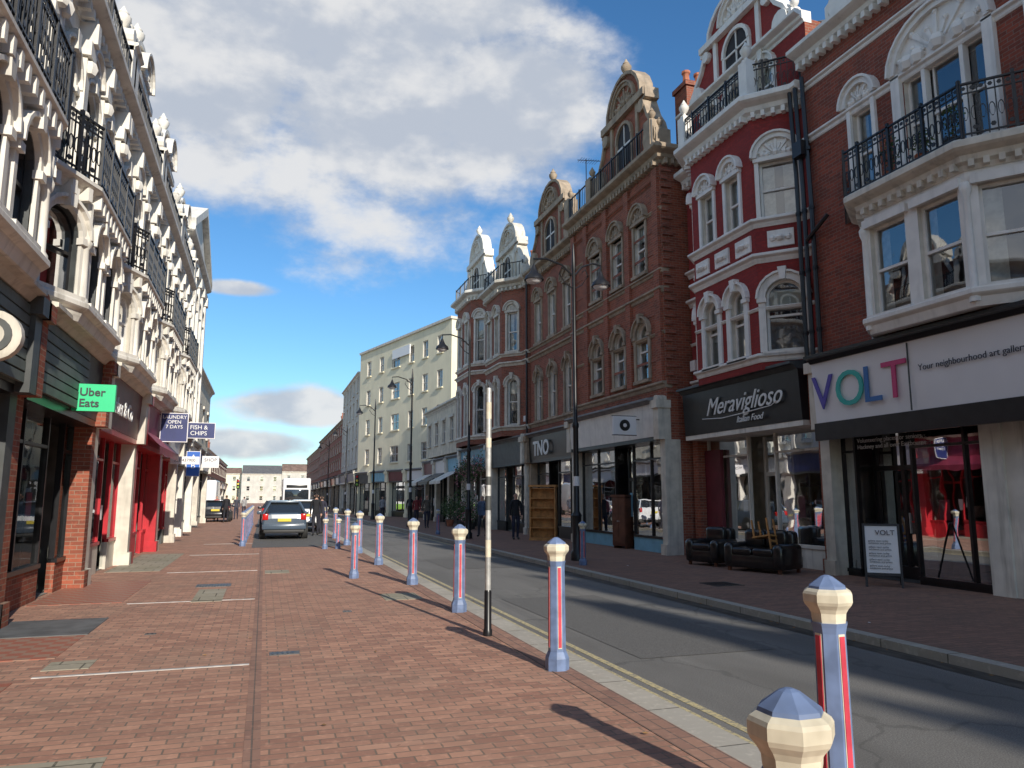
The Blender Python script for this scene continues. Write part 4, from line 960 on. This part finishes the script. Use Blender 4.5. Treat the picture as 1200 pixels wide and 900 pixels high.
def van(name,loc,rz,W_=2.0,H=2.9,Ln=5.8,bus=False):
    b=Bld(name); h=Ln/2
    rbox(b,'body','carwhite',-W_/2,W_/2,-h,h-(0 if bus else 1.1),.4,H,.12,3)
    if not bus:
        rbox(b,'cab','carwhite',-W_/2+.05,W_/2-.05,h-1.4,h,.4,2.0,.2,3)
        rbox(b,'windscreen','carglass',-W_/2+.15,W_/2-.15,h-.6,h+.01,1.25,1.85,.1)
    else:
        rbox(b,'windscreen','carglass',-W_/2+.12,W_/2-.12,h-.3,h+.02,1.15,2.4,.1)
        rbox(b,'destination_display','black',-W_/2+.3,W_/2-.3,h-.3,h+.03,2.48,2.78,.04)
        rbox(b,'front_skirt','busgreen',-W_/2+.02,W_/2-.02,h-.3,h+.03,.42,1.0,.08)
        for sg in(-1,1): rbox(b,'side_windows','carglass',sg*W_/2-.02,sg*W_/2+.02,-h+.4,h-.6,1.3,2.3,.015)
    for sg in(-1,1):
        rbox(b,'headlight','signwhite',sg*(W_/2-.3)-.14,sg*(W_/2-.3)+.14,h-.1,h+.04,.7,.88,.03)
        for y in(-h+1.2,h-1.0): lathe(b,'wheels','tyre',(sg*(W_/2-.14)-.13,y,.42),[(.25,0),(.42,.01),(.42,.25),(.25,.26)],16,axis='x')
        rbox(b,'mirror','plastic',sg*(W_/2+.15)-.08,sg*(W_/2+.15)+.08,h-.4,h-.3,1.3,1.7,.03)
    wbox(b,'rear_door_gap','dkgrey',-.01,.01,-h-.01,-h+.01,.6,H-.2)
    rbox(b,'rear_lights','taillight',-W_/2+.05,-W_/2+.2,-h-.02,-h+.05,.9,1.3,.02); rbox(b,'rear_lights','taillight',W_/2-.2,W_/2-.05,-h-.02,-h+.05,.9,1.3,.02)
    b.place(loc,rz)
van('delivery_van',(-4.4,64,0),0); van('bus',(2.9,78,0),pi,2.5,3.4,9,bus=True); van('delivery_van',(5.2,128,-.1),pi,2,2.6)
b=Bld('traffic_light'); lathe(b,'pole','dkgrey',(0,0,0),[(.06,0),(.05,3.4)],8); rbox(b,'head','black',-.17,.17,-.15,.1,2.5,3.5,.03)
for i,mm in enumerate(('busgreen','plate','taillight')): lathe(b,'lens',mm,(0,-.16,2.68+i*.32),[(.1,0),(.1,.03)],10,axis='y')
b.place((3.2,92,0)); b.place((-2.6,84,0)); b.place((7.3,64,0))

# ================================================================ PEOPLE
SK=basic('skin',(.5,.3,.22),.6,.08,5); 
def person(loc,rz,h=1.74,jacket=(.02,.02,.025),trous=(.03,.035,.06),hair=(.05,.03,.02),stride=.16,name='pedestrian',long=False):
    S=h/1.74; k=stride
    V=[(0,0,.95),(0,0,1.12),(0,.01,1.3),(0,0,1.44),(0,.0,1.5),(0,.015,1.58),(0,.02,1.66),(0,.01,1.72)]
    R=[(.15,.11),(.135,.1),(.16,.11),(.11,.08),(.055,.06),(.065,.08),(.078,.095),(.05,.06)]
    E=[(i,i+1) for i in range(7)]
    def chain(start,pts,rs):
        p=start
        for q,r in zip(pts,rs):
            V.append(q);R.append(r if isinstance(r,tuple) else (r,r));E.append((p,len(V)-1));p=len(V)-1
        return p
    for sg in(-1,1):
        f=sg*k
        chain(3,[(sg*.17,0,1.41),(sg*.215,-f*.35,1.14),(sg*.21,-f*1.0+.06,.92),(sg*.205,-f*1.1+.08,.85),(sg*.2,-f*1.15+.09,.8)],[.065,.05,.036,(.022,.042),(.018,.036)])
        chain(0,[(sg*.09,0,.86),(sg*.1,f*.55+.03,.5),(sg*.1,f*1.1-.03,.12),(sg*.1,f*1.1-.02,.055),(sg*.11,f*1.1+.13,.045)],[.095,.065,.045,.05,(.045,.035)])
    me=bpy.data.meshes.new('body'); me.from_pydata(V,E,[]); ob=bpy.data.objects.new('tmp',me); scene.collection.objects.link(ob)
    sm=ob.modifiers.new('s','SKIN'); 
    for i,d in enumerate(me.skin_vertices[0].data): d.radius=R[i]; d.use_root=(i==0)
    ss=ob.modifiers.new('u','SUBSURF'); ss.levels=2; ss.render_levels=2
    dg=bpy.context.evaluated_depsgraph_get(); m2=bpy.data.meshes.new_from_object(ob.evaluated_get(dg)); bpy.data.objects.remove(ob)
    cols=[basic('jacket_cloth',jacket,.85,.2,6),basic('trouser_cloth',trous,.85,.2,6),SK,basic('hair',hair,.6,.2,20),basic('shoes',(.03,.03,.03),.5,.2,6)]
    m2.materials.clear()
    for c in cols: m2.materials.append(c)
    hem=.62 if long else .88
    for p in m2.polygons:
        c=p.center; p.use_smooth=True
        if c.z<.11: i=4
        elif c.z>1.49: i=3 if (c.z>1.69 or (c.y<.0 and c.z>1.54)) else 2
        elif abs(c.x)>.165 and c.z<.9: i=2
        elif c.z<hem: i=1
        else: i=0
        p.material_index=i
    e=bpy.data.objects.new(name,None); scene.collection.objects.link(e); e.location=loc; e.rotation_euler=(0,0,rz); e.scale=(S,S,S)
    o=bpy.data.objects.new('body',m2); scene.collection.objects.link(o); o.parent=e
    b=Bld('x'); MT['_sk']=SK; MT['_hr']=cols[3]; MT['_jk']=cols[0]
    for sg in(-1,1):
        y0=-sg*k*1.15+.09
        for i in range(4):
            L_=[.06,.07,.065,.05][i]; yy=y0-.03+i*.02
            tube(b,'fingers','_sk',[(sg*.2,yy,.8),(sg*.197,yy+.004,.8-L_*.5),(sg*.188,yy+.01,.8-L_)],[.009,.008,.006],5)
        tube(b,'thumb','_sk',[(sg*.2,y0+.03,.85),(sg*.19,y0+.055,.82),(sg*.186,y0+.06,.79)],[.011,.009,.007],5)
        lathe(b,'ears','_sk',(sg*.076,.0,1.63),[(.01,-.02),(.018,0),(.01,.02)],6)
        lathe(b,'eyes','_hr',(sg*.03,.098,1.645),[(.003,-.008),(.01,0),(.003,.008)],6)
    tube(b,'nose','_sk',[(0,.1,1.645),(0,.118,1.61),(0,.1,1.6)],[.008,.014,.01],5)
    tube(b,'mouth','_hr',[(-.02,.098,1.575),(0,.102,1.573),(.02,.098,1.575)],.004,4)
    tube(b,'collar','_jk',[(.07*math.cos(t),.07*math.sin(t),1.47) for t in [i*pi/4 for i in range(9)]],.025,5)
    for part,mm in b.meshes():
        q=bpy.data.objects.new(part,mm); scene.collection.objects.link(q); q.parent=e
person((9.3,28.0,0),pi,1.78,(.015,.016,.02),(.02,.025,.05),stride=.05)
person((8.7,30.6,0),2.4,1.7,(.08,.12,.2),(.03,.03,.04),stride=.14)
person((8.3,40,0),pi,1.75,(.12,.1,.08),(.03,.03,.05)); person((8.9,46,0),pi,1.7,(.25,.04,.04),(.03,.03,.05))
person((9.6,52,0),pi,1.75,(.02,.02,.02),(.03,.03,.05)); person((8.6,58,0),pi,1.7,(.3,.3,.32),(.03,.03,.05))
person((2.15,33.5,0),0,1.78,(.012,.012,.015),(.02,.02,.03)); person((2.5,35.2,0),0.3,1.7,(.03,.03,.05),(.02,.02,.03))
person((-2.3,53,0),0,1.78,(.015,.015,.02),(.02,.02,.03),long=True); person((-3.0,55,0),pi,1.72,(.5,.03,.03),(.03,.03,.05))
person((-1.9,60,0),pi,1.7,(.05,.05,.07),(.03,.03,.05)); person((-1.6,70,0),0,1.7,(.3,.3,.3),(.03,.03,.05))

# ================================================================ LIGHT, SKY
elev=math.radians(24.5); az=math.radians(171)
w=bpy.data.worlds.new('World'); scene.world=w; w.use_nodes=True; nt=w.node_tree; nt.nodes.clear()
out=N(nt,'ShaderNodeOutputWorld'); bg=N(nt,'ShaderNodeBackground'); L(nt,bg.outputs[0],out.inputs[0]); bg.inputs[1].default_value=.13
sky=N(nt,'ShaderNodeTexSky'); sky.sky_type='NISHITA'; sky.sun_disc=False; sky.sun_elevation=elev; sky.sun_rotation=az; sky.air_density=1.0; sky.dust_density=.3; sky.ozone_density=2.6
hs=N(nt,'ShaderNodeHueSaturation'); hs.inputs['Saturation'].default_value=1.18; hs.inputs['Value'].default_value=1.12; L(nt,sky.outputs[0],hs.inputs['Color'])
skc=mix(nt,1.0,hs.outputs[0],(.82,1.0,1.08),'MULTIPLY')
tc=N(nt,'ShaderNodeTexCoord').outputs['Generated']
blobs=[((.10,.877,.471),(4.4,4.4,6.2)),((-.08,.873,.49),(5.2,5.2,6.5)),((.27,.837,.475),(5.6,5.6,8)),((.01,.815,.58),(5,5,5.5)),((.04,.99,.115),(9,9,34)),((-.05,.99,.065),(8,8,40)),((-.05,.966,.257),(20,20,90)),((.21,.79,.585),(8,8,16)),((-.5,.85,.3),(4,4,9)),((.9,.3,.35),(3,3,5)),((-.75,-.5,.4),(1.8,1.8,2.6)),((-.5,.1,.85),(2.4,2.4,2.4))]  # the rear and overhead blobs are unseen clouds, added to whiten the ambient light
cur=None
for c,s in blobs:
    sb=N(nt,'ShaderNodeVectorMath',operation='SUBTRACT'); L(nt,tc,sb.inputs[0]); sb.inputs[1].default_value=c
    ln=N(nt,'ShaderNodeVectorMath',operation='LENGTH'); L(nt,mapv(nt,sb.outputs[0],s),ln.inputs[0])
    v=mth(nt,'SUBTRACT',1,ln.outputs['Value'])
    cur=v if cur is None else mth(nt,'MAXIMUM',cur,v)
cv=mapv(nt,tc,(1,1,1.7))
n1=noisen(nt,cv,4.5,8,.6)
dens=mth(nt,'ADD',mth(nt,'MULTIPLY',cur,1.5),mth(nt,'MULTIPLY',mth(nt,'SUBTRACT',n1,.5),3.0))
mask=ramp(nt,dens,-.08,.72)
sh=N(nt,'ShaderNodeVectorMath',operation='ADD'); L(nt,cv,sh.inputs[0]); sh.inputs[1].default_value=(.02,0,.07)
n3=noisen(nt,sh.outputs[0],4.5,4,.58)
shade=ramp(nt,mth(nt,'SUBTRACT',n1,n3),-.1,.1)
cc=mix(nt,shade,(4.0,4.35,4.95),(6.2,6.2,6.2))
final=mix(nt,mth(nt,'MULTIPLY',mask,.94),skc,cc)
L(nt,final,bg.inputs[0])
sd=bpy.data.lights.new('sun','SUN'); sd.energy=5; sd.angle=math.radians(.5); sd.color=(1,.93,.82)
so=bpy.data.objects.new('sun',sd); scene.collection.objects.link(so)
t=Vector((math.sin(az)*math.cos(elev),math.cos(az)*math.cos(elev),math.sin(elev))); so.rotation_euler=t.to_track_quat('Z','Y').to_euler(); so.location=(0,-20,40)
cam=bpy.data.cameras.new('camera'); co=bpy.data.objects.new('camera',cam); scene.collection.objects.link(co); scene.camera=co
cam.sensor_width=36; cam.lens=26.4; cam.clip_end=6000; cam.clip_start=.05
co.location=(0,0,1.6); co.rotation_euler=(math.radians(98.6),0,math.radians(-18.1))
